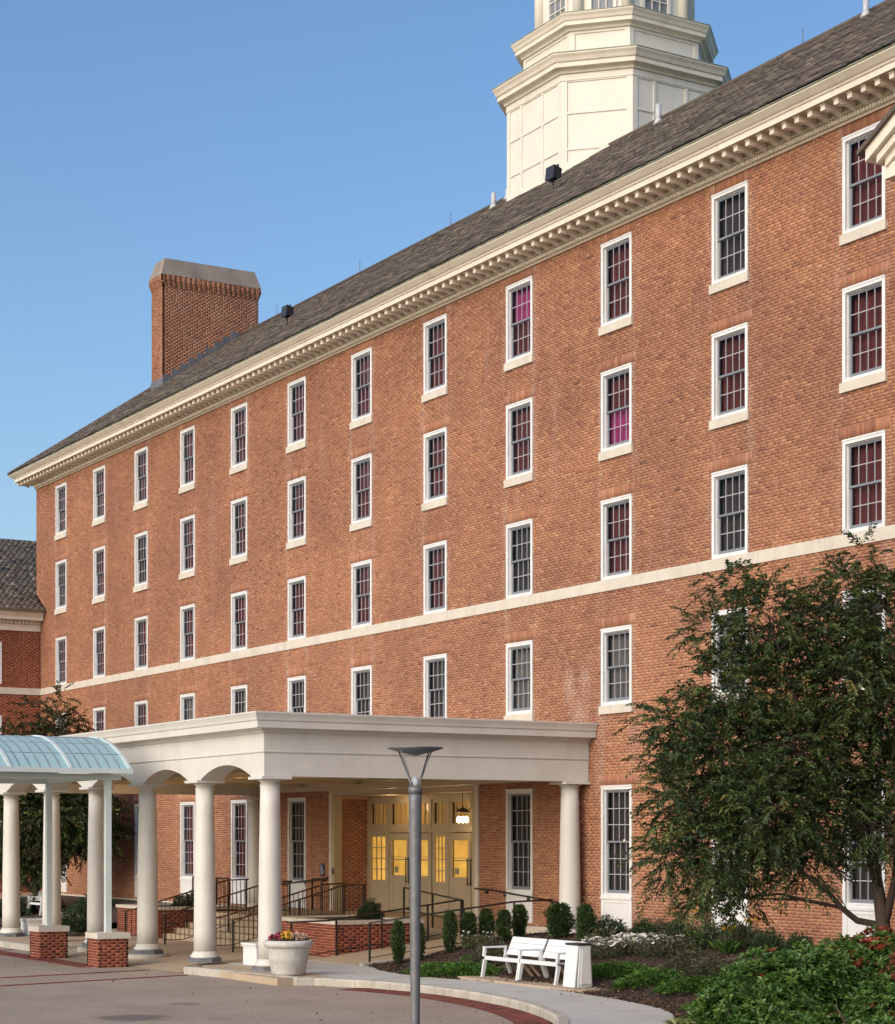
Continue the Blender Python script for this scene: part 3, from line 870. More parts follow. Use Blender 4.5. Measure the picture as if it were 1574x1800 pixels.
# ---- windows
def ring(b, x0, x1, z0, z1, w, y0, y1, wt=None, wb=None):
    wt = w if wt is None else wt; wb = w if wb is None else wb
    b.box(x0, x0 + w, y0, y1, z0, z1); b.box(x1 - w, x1, y0, y1, z0, z1)
    b.box(x0 + w, x1 - w, y0, y1, z1 - wt, z1); b.box(x0 + w, x1 - w, y0, y1, z0, z0 + wb)
def win_meshes(h, rows, tall=False):
    """local coordinates: centre bottom of the glazed window at origin, y = 0 on the wall plane"""
    out = {}
    def keep(b, nm, m):
        o = b.build(nm, m); me = o.data; bpy.data.objects.remove(o); out[nm] = me
    b = MB()
    ring(b, -WW, WW, 0, h, .085, -.022, .13, .10, .07)
    b.box(-WW - .0, WW, -.035, -.0225, h - .035, h + .0)           # drip
    ring(b, -WW + .086, WW - .086, .071, h - .101, .02, .045, .12)
    keep(b, 'frame', M['white'])
    x0, x1 = -WW + .107, WW - .107; zb, zt = .092, h - .122; zm = (zb + zt) / 2
    rects = []
    for nm, (za, zc), y in (('upper_sash', (zm - .02, zt), .060), ('lower_sash', (zb, zm + .02), .098)):
        b = MB(); ring(b, x0, x1, za, zc, .045, y, y + .035, .045, .045 if nm == 'upper_sash' else .075)
        keep(b, nm, M['sash'])
        b = MB()
        ia, ic = za + (.045 if nm == 'upper_sash' else .075), zc - .045
        xa, xb = x0 + .045, x1 - .045
        for c in range(1, 4):
            xx = xa + (xb - xa) * c / 4; b.box(xx - .0075, xx + .0075, y + .006, y + .024, ia, ic)
        for r in range(1, rows):
            zz = ia + (ic - ia) * r / rows
            for c in range(4):
                b.box(xa + (xb - xa) * c / 4 + .0091, xa + (xb - xa) * (c + 1) / 4 - .0091, y + .007, y + .023, zz - .009, zz + .009)
        keep(b, nm + '_muntins', M['muntin'])
        for c in range(4):
            for r in range(rows):
                rects.append((xa + (xb - xa) * (c + .5) / 4, ia + (ic - ia) * (r + .5) / rows, y + .014, (xb - xa) / 8 - .004, (ic - ia) / rows / 2 - .004))
    b = MB()
    for (cx, cz, y, hx, hz) in rects: b.add([(cx - hx, y, cz - hz), (cx + hx, y, cz - hz), (cx + hx, y, cz + hz), (cx - hx, y, cz + hz)], [(0, 1, 2, 3)])
    keep(b, 'glazing', M['glass'])
    # curtain: folded sheet
    for nm, m, za, zc in (('curtain', M['curtain'], .08, h - .1), ('dark_curtain', M['curtain_dark'], .08, h - .1), ('magenta_top', M['curtain_pink'], zm, h - .1), ('magenta_low', M['curtain_pink'], .08, zm), ('curtain_top', M['curtain'], zm, h - .1), ('curtain_low', M['curtain'], .08, zm), ('blind', M['blind'], .08, h - .1)):
        b = MB(); n = 60; vs = []
        for i in range(n + 1):
            xx = -WW + .05 + (2 * WW - .1) * i / n; yy = .22 + .02 * math.sin(i * 1.15) + .008 * math.sin(i * 2.9)
            vs += [(xx, yy, za), (xx, yy, zc)]
        b.add(vs, [(2 * i, 2 * i + 2, 2 * i + 3, 2 * i + 1) for i in range(n)], True)
        keep(b, nm, m)
    b = MB(); ring(b, -WW - .02, WW + .02, -.02, h + .02, .03, .131, .5)
    b.box(-WW - .02, WW + .02, .5, .53, -.02, h + .02)
    keep(b, 'dark_room', M['room'])
    b = MB(); b.box(-WW - .05, WW + .05, -.06, .12, -3 * CO, -.004)
    b.add([(-WW, -.022, -.003), (WW, -.022, -.003), (WW, -.062, -.012), (-WW, -.062, -.012)], [(0, 1, 2, 3)])
    keep(b, 'sill', M['stone'])
    pm = {}
    hx, hz = rects[0][3], rects[0][4]
    for q in (0, 1):
        rr = [r for r in rects if abs(r[2] - (.074 if q == 0 else .112)) < .001][0]
        b = MB(); b.add([(-rr[3], 0, -rr[4]), (rr[3], 0, -rr[4]), (rr[3], 0, rr[4]), (-rr[3], 0, rr[4])], [(0, 1, 2, 3)])
        o = b.build('pane', M['glass']); pm[q] = o.data; bpy.data.objects.remove(o)
    out['pane'] = pm; out['rects'] = rects
    return out
W_REG = [win_meshes(z1 - z0, 2) for (z0, z1) in ROWS]
TZ = snap(1.68)
W_TALL = win_meshes(TALL[1] - TZ, 3, True)
pan = MB()
pan.box(-WW, WW, -.02, .06, TALL[0] - TZ + .0, -.002); ring(pan, -WW + .13, WW - .13, TALL[0] - TZ + .16, -.1, .03, -.035, -.021)
pan.box(-WW - .0, WW + .0, -.045, -.02, -.05, .01)
po = pan.build('panel', M['white']); PANEL = po.data; bpy.data.objects.remove(po)

def place(me, name, parent, loc):
    o = bpy.data.objects.new(name, me); COL.objects.link(o)
    o.parent = parent; o.location = Vector(loc) - WP[parent.name]; WP[o.name] = Vector(loc); return o
def add_window(x, z, kit, parent, sill=True, curtain='curtain', split=False, panel=False):
    w = place(kit['frame'], 'window', parent, (x, YW, z))
    for nm in ('upper_sash', 'lower_sash'):
        place(kit[nm], nm, w, (x, YW, z)); place(kit[nm + '_muntins'], 'muntins', w, (x, YW, z))
    if split:
        for (cx, cz, y, hx, hz) in kit['rects']:
            place(kit['pane'][0 if y < .09 else 1], 'pane', w, (x + cx, YW + y, z + cz))
    else:
        g = place(kit['glazing'], 'panes', w, (x, YW, z))
    if isinstance(curtain, str): curtain = (curtain,)
    for c in curtain: place(kit[c], 'curtain' if c not in ('blind', 'dark_curtain') else 'blind', w, (x, YW, z))
    place(kit['dark_room'], 'dark_room', w, (x, YW, z))
    if sill: place(kit['sill'], 'sill', w, (x, YW, z))
    if panel: place(PANEL, 'panel', w, (x, YW, z))
    return w
for i, x in enumerate(XC[:12]):
    for r, (z0, z1) in enumerate(ROWS):
        cur = 'curtain' if r < 2 else random.choice(['curtain', 'curtain', 'dark_curtain'])
        if r == 3: cur = random.choice(['blind', 'dark_curtain', 'dark_curtain'])
        if i < 3: cur = random.choice(['curtain', 'dark_curtain'])
        if (i, r) == (8, 0): cur = ('magenta_top', 'curtain_low')
        if (i, r) == (9, 1): cur = ('curtain_top', 'magenta_low')
        if (i, r) == (9, 3): cur = 'blind'
        if (i, r) == (10, 0): cur = 'dark_curtain'
        w = add_window(x, z0, W_REG[r], BLD, sill=(r != 2), curtain=cur, split=(i >= 9 and not (i == 11 and r == 3)))
        if (i, r) == (8, 0): w['label'] = 'sash window with magenta curtain in its upper half'
        if (i, r) == (9, 1): w['label'] = 'sash window with magenta curtain in its lower half'
    if i not in (6, 7):
        add_window(x, TZ, W_TALL, BLD, sill=False, curtain='dark_curtain' if i > 4 else 'curtain', split=(i == 9), panel=True)
for z0, z1 in ROWS:
    add_window(XC[12], z0, W_REG[ROWS.index((z0, z1))], BLD, curtain='curtain')
# glowing beads behind ground-floor panes stand in for warm lamp reflections
for (xx, zz) in ((XC[9] + .05, 3.0), (XC[4] + .2, 3.2), (XC[5] + .15, 1.95), (XC[4] + .1, 2.3)):
    b = MB(); b.lathe(xx, YW + .19, [(.005, zz - .03), (.03, zz), (.005, zz + .03)], 8)
    b.build('lamp_reflection', M['spark'], BLD)

# ---- cornice
CP = [(0, 17.40), (.05, 17.40), (.05, 17.45), (.055, 17.46), (.055, 17.56), (.135, 17.575), (.14, 17.61), (.10, 17.62), (.10, 17.72), (.70, 17.72), (.70, 17.84), (.735, 17.85), (.745, 17.88), (.79, 17.905), (.84, 17.95), (.885, 17.99), (.90, 18.0), (.90, 18.035), (0, 18.035)]
cpath = [(XL, YW + 14), (XL, YW), (XR, YW)]
b = MB(); b.sweep(cpath, [p for p in CP[9:]], caps=True)
b.build('cornice', M['cream'], BLD, recalc=True)
b = MB(); b.sweep(cpath, CP[:10] + [(0.1, 17.9), (0, 17.9)], caps=True)
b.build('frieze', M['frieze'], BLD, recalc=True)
b = MB(); b.sweep(cpath, [(.86, 18.036), (.93, 18.036), (.93, 18.062), (.84, 18.08)], caps=True)
b.build('gutter_edge', M['copper'], BLD, recalc=True)
n = int((XR - XL) / .085)
xs = XL + .03 + np.arange(n) * .085
me = boxes_mesh('dentils', np.c_[xs, np.full(n, YW - .085), np.full(n, 17.508)] - np.array(WP[BLD.name]), np.tile([.024, .034, .048], (n, 1)), np.full(n, .5), M['cream'])
o = link(me, 'dentils', BLD, WP[BLD.name]); o['kind'] = 'stuff'
b = MB()
pts = [(-.065, 0)]
mod = MB()
for sx in (1,):
    # scrolled bracket: block with a curved underside
    prof = [(-.60, 0.0), (-.60, -.125), (-.50, -.13), (-.42, -.115), (-.33, -.10), (-.24, -.115), (-.17, -.145), (-.12, -.16), (-.12, 0.0)]
    nP = len(prof)
    vs = [(-.065, y, z) for y, z in prof] + [(.065, y, z) for y, z in prof]
    fs = [tuple(range(nP)), tuple(range(2 * nP - 1, nP - 1, -1))] + [(i, (i + 1) % nP, nP + (i + 1) % nP, nP + i) for i in range(nP)]
    mod.add(vs, fs)
    mod.box(-.08, .08, -.63, -.10, -.02, -.001)
mo = mod.build('modillion', M['cream'], recalc=True); MODM = mo.data; bpy.data.objects.remove(mo)
x = XL - .55
while x < XR - .5:
    if abs(x - XL) > .2 or True:
        place(MODM, 'modillion', BLD, (x, YW, 17.72))
    x += .392

# ---- roof
SL = 0.713; EY, EZ = YW - .93, 18.07
RY = 33.4; RZ = EZ + SL * (RY - EY)
XE = XL - .93
def roof_poly():
    b = MB()
    hx = XE + (RY - EY)
    back = 2 * RY - EY
    b.add([(XE, EY, EZ), (XR, EY, EZ), (XR, RY, RZ), (hx, RY, RZ)], [(0, 1, 2, 3)])
    b.add([(XE, EY, EZ), (hx, RY, RZ), (XE, back, EZ)], [(0, 1, 2)])
    b.add([(XE, back, EZ), (XR, back, EZ), (XR, RY, RZ), (hx, RY, RZ)], [(3, 2, 1, 0)])
    b.add([(XE, EY, EZ - .02), (XR, EY, EZ - .02), (XR, back, EZ - .02), (XE, back, EZ - .02)], [(0, 3, 2, 1)])
    return b
ROOF = roof_poly().build('roof', M['slate'], BLD)
n_ = math.hypot(1, SL); up = np.array([0, 1 / n_, SL / n_]); nr = np.array([0, -SL / n_, 1 / n_])
Rm = np.array([[1, 0, 0], [0, up[1], nr[1]], [0, up[2], nr[2]]])
tilt = Matrix.Rotation(R(-2.6), 3, 'X')
Rs = Rm @ np.array(tilt)
C, T = [], []
slope_len = (RY - EY) * n_
rows = int(slope_len / .19)
for r in range(rows):
    s = r * .19
    y = EY + (s + .11) / n_; z = EZ + (s + .11) / n_ * SL
    x = XE + (s + .11) / n_ + .02 + (r % 2) * .12
    band_t = RNG.normal(0, .13)
    while x < XR:
        w = .235
        p = np.array([x + w / 2, y, z]) + nr * (.016 + RNG.uniform(0, .012)) + up * RNG.uniform(-.018, .012)
        C.append(p); T.append(min(1, max(0, RNG.normal(.45, .27) + band_t))); x += w + .008
C = np.array(C); T = np.array(T)
pieces(C, np.tile([.1175, .14, .007], (len(C), 1)), T, M['slate'], ROOF, 'slate', 'slates', 300, lambda C, px, py: (px > 1300), rot=Rs)
# hip end slates as a mass
C, T = [], []
for r in range(rows):
    s = (r * .19 + .11) / n_
    yy = EY + s
    while yy < 2 * RY - EY - s:
        C.append((XE + s, yy + .12, EZ + s * SL + .012)); T.append(min(1, max(0, RNG.normal(.45, .22)))); yy += .243
Rh = np.array([[0, up[1], nr[1]], [-1, 0, 0], [0, up[2], nr[2]]])
me = boxes_mesh('hip_slates', np.array(C) - np.array(WP[BLD.name]), np.tile([.1175, .14, .007], (len(C), 1)), T, M['slate'], Rh)
o = link(me, 'hip_slates', ROOF, WP[BLD.name]); o['kind'] = 'stuff'
b = MB(); b.tube([(XE + .02, EY + .02, EZ + .03), (XE + (RY - EY), RY, RZ + .03)], .05, 6); b.tube([(XE + (RY - EY), RY, RZ + .03), (XR, RY, RZ + .03)], .06, 6)
b.build('ridge_cap', M['slate'], ROOF)
def roof_z(y): return EZ + SL * (y - EY)
# vent pipes: through the slope, parts of the roof
def px_at(px, y):
    r = (px - 787) / 3510
    return -y * (.8598 - .5105 * r) / (.5105 + .8598 * r)
for px, y, h in ((1523, 33.1, .42), (1158, 33.0, .5), (868, 32.9, .45), (893, 33.3, .3)):
    x = px_at(px, y); b = MB(); z = roof_z(y)
    b.lathe(x, y, [(.075, z - .1), (.075, z + h), (.06, z + h)], 12)
    b.lathe(x, y, [(.16, z - .08), (.1, z + .06), (.078, z + .1)], 12)
    b.build('vent_pipe', M['pipe'], ROOF)
for px, y in ((1412, 33.4), (793, 33.4), (633, 33.4), (487, 33.4)):
    x = px_at(px, y); b = MB(); b.tube([(x, y, RZ), (x, y, RZ + .5)], .012, 5); b.build('lightning_rod', M['steel'], ROOF)

# ---- chimney
cx0, cx1, cy0, cy1 = -73.75, -72.6, 30.2, 34.3
CH = thing('chimney', (-73.2, 32, 21), None, None); CH.parent = BLD; CH.location = Vector((-73.2, 32, 21)) - WP[BLD.name]
zt = 24.6
b = MB(); b.box(cx0 + .01, cx1 - .01, cy0 + .01, cy1 - .01, 19.5, zt + .46)
b.box(cx0 - .06, cx1 + .06, cy0 - .06, cy1 + .06, zt + .15, zt + .44)
b.build('chimney_core', M['mortar'], CH)
def wall_bricks(x0, x1, y0, y1, z0, z1, off=0.0, course=CO):
    Cc, Hh, Tt = [], [], []
    for (face, u0, u1) in (('f', x0, x1), ('r', y0, y1)):
        A = flemish(u0, u1, z0, z1, [], course)
        for (u, z, hu, hz, t) in A:
            if face == 'f': Cc.append((u, y0 + .03 - off, z)); Hh.append((hu, .03, hz))
            else: Cc.append((x1 - .03 + off, u, z)); Hh.append((.03, hu, hz))
            Tt.append(t)
    return Cc, Hh, Tt
Cc, Hh, Tt = wall_bricks(cx0, cx1, cy0, cy1, 19.6, zt)
for k in range(6):
    e = [.02, .04, .065, .09, .09, .08][k]
    c2, h2, t2 = wall_bricks(cx0 - e, cx1 + e, cy0 - e, cy1 + e, zt + k * .075, zt + (k + 1) * .075, 0, .075)
    Cc += c2; Hh += h2; Tt += t2
me = boxes_mesh('chimney_bricks', np.array(Cc) - np.array(WP[CH.name]), Hh, np.array(Tt) * .85, M['brick'])
o = link(me, 'chimney_bricks', CH, WP[CH.name]); o['kind'] = 'stuff'
b = MB(); zc = zt + .45
b.hexa([(cx0 - .09, cy0 - .09, zc), (cx1 + .09, cy0 - .09, zc), (cx1 + .09, cy1 + .09, zc), (cx0 - .09, cy1 + .09, zc), (cx0 + .1, cy0 + .12, zc + .68), (cx1 - .1, cy0 + .12, zc + .68), (cx1 - .1, cy1 - .12, zc + .68), (cx0 + .1, cy1 - .12, zc + .68)])
b.build('chimney_cap', M['chimcap'], CH)
for k in range(9):
    ya = cy0 + k * .36
    z = roof_z(ya)
    b = MB(); b.box(cx1 + .002, cx1 + .03, ya, ya + .36, z - .3, z + .42)
    b.build('flashing', M['slatebase'], CH)
b = MB(); b.box(cx0 - .03, cx1 + .03, cy0 - .03, cy0 - .002, roof_z(cy0) - .3, roof_z(cy0) + .3)
b.build('flashing', M['slatebase'], CH)

# ---- floodlights on the roof
for k, (px, y, lab) in enumerate(((973, 29.6, 'black floodlight on the roof slope in front of the white tower'), (505, 29.3, 'small black floodlight on the roof slope near the chimney'))):
    x = px_at(px, y); z = roof_z(y)
    F = thing('floodlight', (x, y, z), lab, 'floodlight')
    b = MB(); b.tube([(x, y, z - .1), (x, y, z + .3)], .025, 6); b.build('bracket', M['iron'], F)
    b = MB()
    b.hexa([(x - .2, y - .14, z + .3), (x + .2, y - .14, z + .3), (x + .15, y + .15, z + .36), (x - .15, y + .15, z + .36), (x - .2, y - .1, z + .66), (x + .2, y - .1, z + .66), (x + .15, y + .18, z + .6), (x - .15, y + .18, z + .6)])
    b.build('housing', M['plastic'], F)
    b = MB(); b.box(x - .22, x + .22, y + .02, y + .04, z + .28, z + .68); b.build('cooling_fin', M['plastic'], F)

# ------------------------------------------------------------------ entrance recess
ER = thing('entrance_recess', (-48.75, YW, .9), None, None); ER.parent = BLD; ER.location = Vector((-48.75, YW, .9)) - WP[BLD.name]
YB = 28.55
x0, x1, z0, z1 = DOOR
b = MB()
b.add([(x0 - .0, YW + .2, .8), (x0, YB + .3, .8), (x0, YB + .3, z1), (x0, YW + .2, z1)], [(0, 1, 2, 3)])
b.add([(x1, YW + .2, .8), (x1, YB + .3, .8), (x1, YB + .3, z1), (x1, YW + .2, z1)], [(3, 2, 1, 0)])
b.build('reveal_wall', M['mortar'], ER)
A = flemish(YW + .22, YB, .9, snap(4.22), [])
Cc = np.r_[np.c_[np.full(len(A), x0 - .02), A[:, 0], A[:, 1]], np.c_[np.full(len(A), x1 + .02), A[:, 0], A[:, 1]]]
Hh = np.r_[np.c_[np.full(len(A), .028), A[:, 2], A[:, 3]]] ; Hh = np.r_[Hh, Hh]
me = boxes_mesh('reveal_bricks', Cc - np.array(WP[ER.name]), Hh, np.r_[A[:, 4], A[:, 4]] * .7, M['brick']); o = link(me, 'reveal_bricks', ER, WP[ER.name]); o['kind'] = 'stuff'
b = MB(); b.box(x0 - .01, x1 + .01, YW + .05, YB + .3, z1 - .01, z1 + .2); b.build('recess_ceiling', M['door'], ER)
b = MB(); b.box(x0 - .3, x1 + .3, YW - .01, YB + .3, .6, .898); b.build('threshold_slab', M['floor'], ER)
b = MB()   # stone and painted surround
b.box(x0 - .30, x0 - .12, YW - .05, YW + .05, .9, z1 + .30); b.box(x1 + .12, x1 + .30, YW - .05, YW + .05, .9, z1 + .30)
b.box(x0 - .12, x1 + .12, YW - .05, YW + .05, z1 + .12, z1 + .30); b.sweep([(x0 - .34, YW), (x1 + .34, YW)], [(0, z1 + .30), (.08, z1 + .30), (.13, z1 + .36), (.13, z1 + .42), (0, z1 + .42)])
b.build('stone_surround', M['stone'], ER)
b = MB()
b.box(x0 - .12, x0 + .02, YW - .035, YW + .22, .9, z1 + .02); b.box(x1 - .02, x1 + .12, YW - .035, YW + .22, .9, z1 + .02); b.box(x0 - .12, x1 + .12, YW - .033, YW + .21, z1 + .02, z1 + .118)
b.build('jamb', M['door'], ER)
mods = [('s', -52.68, -51.45), ('d', -51.4, -50.2), ('d', -50.18, -48.98), ('s', -48.93, -48.0), ('d', -47.95, -46.78), ('d', -46.76, -45.6), ('s', -45.55, -44.82)]
b = MB()
b.box(x0, x1, YB - .05, YB + .05, 3.22, 3.38); b.box(x0, x1, YB - .05, YB + .05, 4.16, z1)
for x in (-51.425, -48.955, -47.975, -45.575): b.box(x - .05, x + .05, YB - .06, YB + .05, .9, 4.16)
b.box(x0, x0 + .1, YB - .06, YB + .05, .9, 4.16); b.box(x1 - .1, x1, YB - .06, YB + .05, .9, 4.16)
b.build('door_frame', M['door'], ER)
for kind, a, c in mods:
    if kind == 's':
        d = MB(); d.box(a + .06, c - .06, YB - .02, YB + .03, .9, 1.7); ring(d, a + .06, c - .06, 1.7, 3.22, .12, YB - .03, YB + .03)
        for q in (1, 2): xx = a + .18 + (c - a - .36) * q / 3; d.box(xx - .015, xx + .015, YB - .02, YB + .01, 1.82, 3.1)
        for q in (1, 2, 3): zz = 1.82 + 1.28 * q / 4; d.box(a + .18, c - .18, YB - .018, YB + .008, zz - .015, zz + .015)
        s = d.build('sidelight', M['door'], ER)
        g = MB(); g.box(a + .18, c - .18, YB + .031, YB + .04, 1.82, 3.1); g.build('pane', M['lit'], s)
    else:
        d = MB(); ring(d, a + .02, c - .02, .92, 3.2, .13, YB - .03, YB + .03, .2, 1.05)
        ring(d, a + .22, c - .22, 1.1, 1.8, .03, YB - .042, YB - .031)
        s = d.build('door', M['door'], ER)
        g = MB(); g.add([(a + .15, YB, 1.97), (c - .15, YB, 1.97), (c - .15, YB, 3.0), (a + .15, YB, 3.0)], [(0, 1, 2, 3)])
        g.build('pane', M['glass'], s)
        g = MB(); g.box(a + .15, c - .15, YB + .05, YB + .06, 1.97, 3.0); g.build('lit_hall', M['lit'], s)
        g = MB(); g.box(a + .16, c - .16, YB + .042, YB + .049, 2.42, 2.45); g.box(a + .16, c - .16, YB + .042, YB + .049, 2.50, 2.515); g.box(a + .2, a + .42, YB + .042, YB + .049, 2.05, 2.22)
        g.build('inner_door_rail', M['door'], s)
        hx = c - .08 if a in (-51.4, -47.95) else a + .08
        g = MB(); g.tube([(hx, YB - .1, 1.75), (hx, YB - .1, 2.5)], .018, 6); g.tube([(hx, YB - .1, 1.8), (hx, YB - .03, 1.8)], .012, 6); g.tube([(hx, YB - .1, 2.45), (hx, YB - .03, 2.45)], .012, 6)
        g.build('pull_handle', M['iron'], s)
for a, c in ((-52.6, -51.48), (-51.37, -50.22), (-50.16, -49.0), (-48.9, -48.03), (-47.92, -46.8), (-46.74, -45.62), (-45.52, -44.9)):
    d = MB(); ring(d, a, c, 3.38, 4.16, .09, YB - .03, YB + .03)
    nq = 4 if c - a > 1 else 3
    for q in range(1, nq): xx = a + .09 + (c - a - .18) * q / nq; d.box(xx - .014, xx + .014, YB - .02, YB + .01, 3.47, 4.07)
    s = d.build('transom_window', M['door'], ER)
    g = MB(); g.add([(a + .09, YB, 3.47), (c - .09, YB, 3.47), (c - .09, YB, 4.07), (a + .09, YB, 4.07)], [(0, 1, 2, 3)]); g.build('pane', M['glass'], s)
    g = MB(); g.box(a + .05, c - .05, YB + .1, YB + .11, 3.4, 4.12); g.build('lit_hall', M['lit_dim'], s)

# lantern hanging in the recess
LX, LY, LZ = -46.35, 28.0, 3.55
LN = thing('hanging_lantern', (LX, LY, LZ), 'lit iron lantern with glowing globes hanging over the right-hand entrance doors', 'lantern')
b = MB(); b.tube([(LX, LY, 4.28), (LX, LY, LZ + .25)], .012, 6); b.lathe(LX, LY, [(.2, LZ + .2), (.22, LZ + .22), (.06, LZ + .32), (.01, LZ + .34)], 12)
for q in range(5):
    a = q * 1.257; b.tube([(LX, LY, LZ + .25), (LX + .2 * math.cos(a), LY + .2 * math.sin(a), LZ + .3), (LX + .26 * math.cos(a), LY + .26 * math.sin(a), LZ + .38)], .01, 5)
b.build('iron_arms', M['iron'], LN)
b = MB()
for q in range(3):
    a = q * 2.09 + .4; x, y = LX + .13 * math.cos(a), LY + .11 * math.sin(a); b.lathe(x, y, [(.015, LZ - .08), (.055, LZ - .05), (.065, LZ + .0), (.045, LZ + .07), (.02, LZ + .1)], 12)
b.build('globe', M['bulb'], LN)
def point(x, y, z, e, col=(1, .66, .33), r=.12, name='lamp_light'):
    l = bpy.data.lights.new(name, 'POINT'); l.energy = e; l.color = col; l.shadow_soft_size = r
    o = bpy.data.objects.new(name, l); COL.objects.link(o); o.location = (x, y, z); return o
point(LX, LY - .35, LZ - .05, 9)
point(-50.2, 27.9, 3.95, 7)

# signs beside the entrance
sx, sz = -53.5, 2.11
S = thing('accessibility_sign', (sx, YW, sz), 'small navy accessibility sign with white wheelchair symbol on the brick beside the entrance', 'sign')
b = MB(); b.box(sx - .14, sx + .14, YW - .025, YW - .004, sz - .18, sz + .18); b.build('plate', M['navy'], S)
b = MB(); y = YW - .03
b.lathe(sx - .02, y, [(.001, sz)], 3) if False else None
def disc(b, cx, cz, r, r0=0, a0=0, a1=2 * math.pi, n=20):
    vs = []
    for i in range(n + 1):
        a = a0 + (a1 - a0) * i / n
        vs += [(cx + r * math.cos(a), y, cz + r * math.sin(a)), (cx + r0 * math.cos(a), y, cz + r0 * math.sin(a))]
    b.add(vs, [(2 * i, 2 * i + 2, 2 * i + 3, 2 * i + 1) for i in range(n)])
disc(b, sx - .03, sz + .12, .028)
disc(b, sx + .0, sz - .05, .085, .062, R(110), R(375))
for (p, q) in (((sx - .03, sz + .09), (sx - .02, sz + .0)), ((sx - .02, sz + .0), (sx + .055, sz + .0)), ((sx + .055, sz + .0), (sx + .09, sz - .1)), ((sx - .03, sz + .05), (sx + .045, sz + .05))):
    b.bar((p[0], y, p[1]), (q[0], y, q[1]), .02, .02)
b.build('wheelchair_symbol', M['white'], S)
b = MB(); b.box(x0 - .1 + .03, x0 + .01, YW - .06, YW - .036, 1.98, 2.16); bx = b.build('door_call_plate', M['plastic']); tag(bx, 'small dark wall plate on the cream jamb left of the doors', 'plate')

# ------------------------------------------------------------------ portico
PX = [-39.75 - 3.53 * k for k in range(6)]
PY = 19.06; BY = 27.02
PO = thing('portico', (-48.6, 19.06, .15), 'white flat-roofed portico with round columns and shallow arches at the entrance', 'portico')
EX0, EX1 = PX[5] - .27, PX[0] + .27
FY = PY - .27
def column(x, y, zb, drum=False):
    c = thing('column', (x, y, zb), None, None); c.parent = PO; c.location = Vector((x, y, zb)) - WP[PO.name]
    H = 4.41 - zb
    b = MB(); z = zb
    if drum:
        b2 = MB(); b2.lathe(x, y, [(.52, z - .06), (.52, z + .12), (.5, z + .145)], 28); b2.build('drum', M['kerb'], c); z += .145
    b.lathe(x, y, [(.42, z), (.42, z + .09)], 8, False); b.build('plinth', M['slatebase'], c)
    z += .092
    b = MB(); b.lathe(x, y, [(.33, z), (.345, z + .03), (.335, z + .07), (.30, z + .09), (.30, z + .105), (.29, z + .12), (.27, z + .16)], 28); b.build('base', M['portico'], c)
    b = MB(); pr = []
    z0_, z1_ = z + .15, 4.41 - .22
    for i in range(9):
        t = i / 8; r = .262 - .047 * t ** 1.7; pr.append((r, z0_ + (z1_ - z0_) * t))
    pr += [(.215, z1_ + .0), (.232, z1_ + .01), (.232, z1_ + .03), (.214, z1_ + .035)]
    b.lathe(x, y, pr, 32); b.build('shaft', M['portico'], c)
    b = MB(); zt_ = 4.41
    b.lathe(x, y, [(.213, zt_ - .19), (.215, zt_ - .12), (.25, zt_ - .10), (.30, zt_ - .065)], 28)
    b.box(x - .36, x + .36, y - .36, y + .36, zt_ - .065, zt_ - .002)
    b.build('capital', M['portico'], c)
for k, x in enumerate(PX):
    column(x, PY, (.15, .15, .02, .03, .15, .15)[k], k in (2, 3))
column(PX[0], BY - .0, .62); column(PX[5], BY, .75)
# arcaded beam
b = MB()
def wallquad(b, xa, xb, za0, za1, zt_, y0, y1):
    b.add([(xa, y0, za0), (xb, y0, za1), (xb, y0, zt_), (xa, y0, zt_)], [(0, 1, 2, 3)])
    b.add([(xa, y1, za0), (xb, y1, za1), (xb, y1, zt_), (xa, y1, zt_)], [(3, 2, 1, 0)])
    b.add([(xa, y0, za0), (xb, y0, za1), (xb, y1, za1), (xa, y1, za0)], [(3, 2, 1, 0)])
ys0, ys1 = FY, FY + .54
xs = sorted(PX)
segs = []
edges = [EX0] + [v for x in xs for v in (x - .36, x + .36)] + [EX1]
wallquad(b, EX0, xs[0] + .36, 4.41, 4.41, 4.93, ys0, ys1)
for i, x in enumerate(xs):
    if i > 0: 
        xe = x + .36 if i < 5 else EX1
        wallquad(b, x - .36, xe, 4.41, 4.41, 4.93, ys0, ys1)
    if i < 5:
        a, c = x + .36, xs[i + 1] - .36; N = 24; w = (c - a) / 2; rise = .30
        Rr = (w * w + rise * rise) / (2 * rise); cz = 4.41 + rise - Rr
        f = lambda q: cz + math.sqrt(Rr * Rr - (q - (a + c) / 2) ** 2)
        for j in range(N):
            p, q = a + (c - a) * j / N, a + (c - a) * (j + 1) / N
            wallquad(b, p, q, f(p), f(q), 4.93, ys0, ys1)
b.add([(EX0, ys0, 4.41), (EX0, ys1, 4.41), (EX0, ys1, 4.93), (EX0, ys0, 4.93)], [(3, 2, 1, 0)])
b.add([(EX1, ys0, 4.41), (EX1, ys1, 4.41), (EX1, ys1, 4.93), (EX1, ys0, 4.93)], [(0, 1, 2, 3)])
b.build('arcaded_beam', M['portico'], PO)
b = MB()
b.box(EX1 - .54, EX1 - .001, ys1, YW - .02, 4.412, 4.93); b.build('side_beam', M['portico'], PO)
b = MB(); b.box(EX0 + .001, EX0 + .54, ys1, YW - .02, 4.412, 4.93); b.build('side_beam', M['portico'], PO)
ep = [(EX0, YW - .02), (EX0, FY), (EX1, FY), (EX1, YW - .02)]
b = MB(); b.sweep(ep, [(-.54, 4.931), (.022, 4.931), (.03, 4.955), (.012, 4.97), (.012, 5.36), (-.54, 5.36)])
b.build('frieze_board', M['portico'], PO, recalc=True)
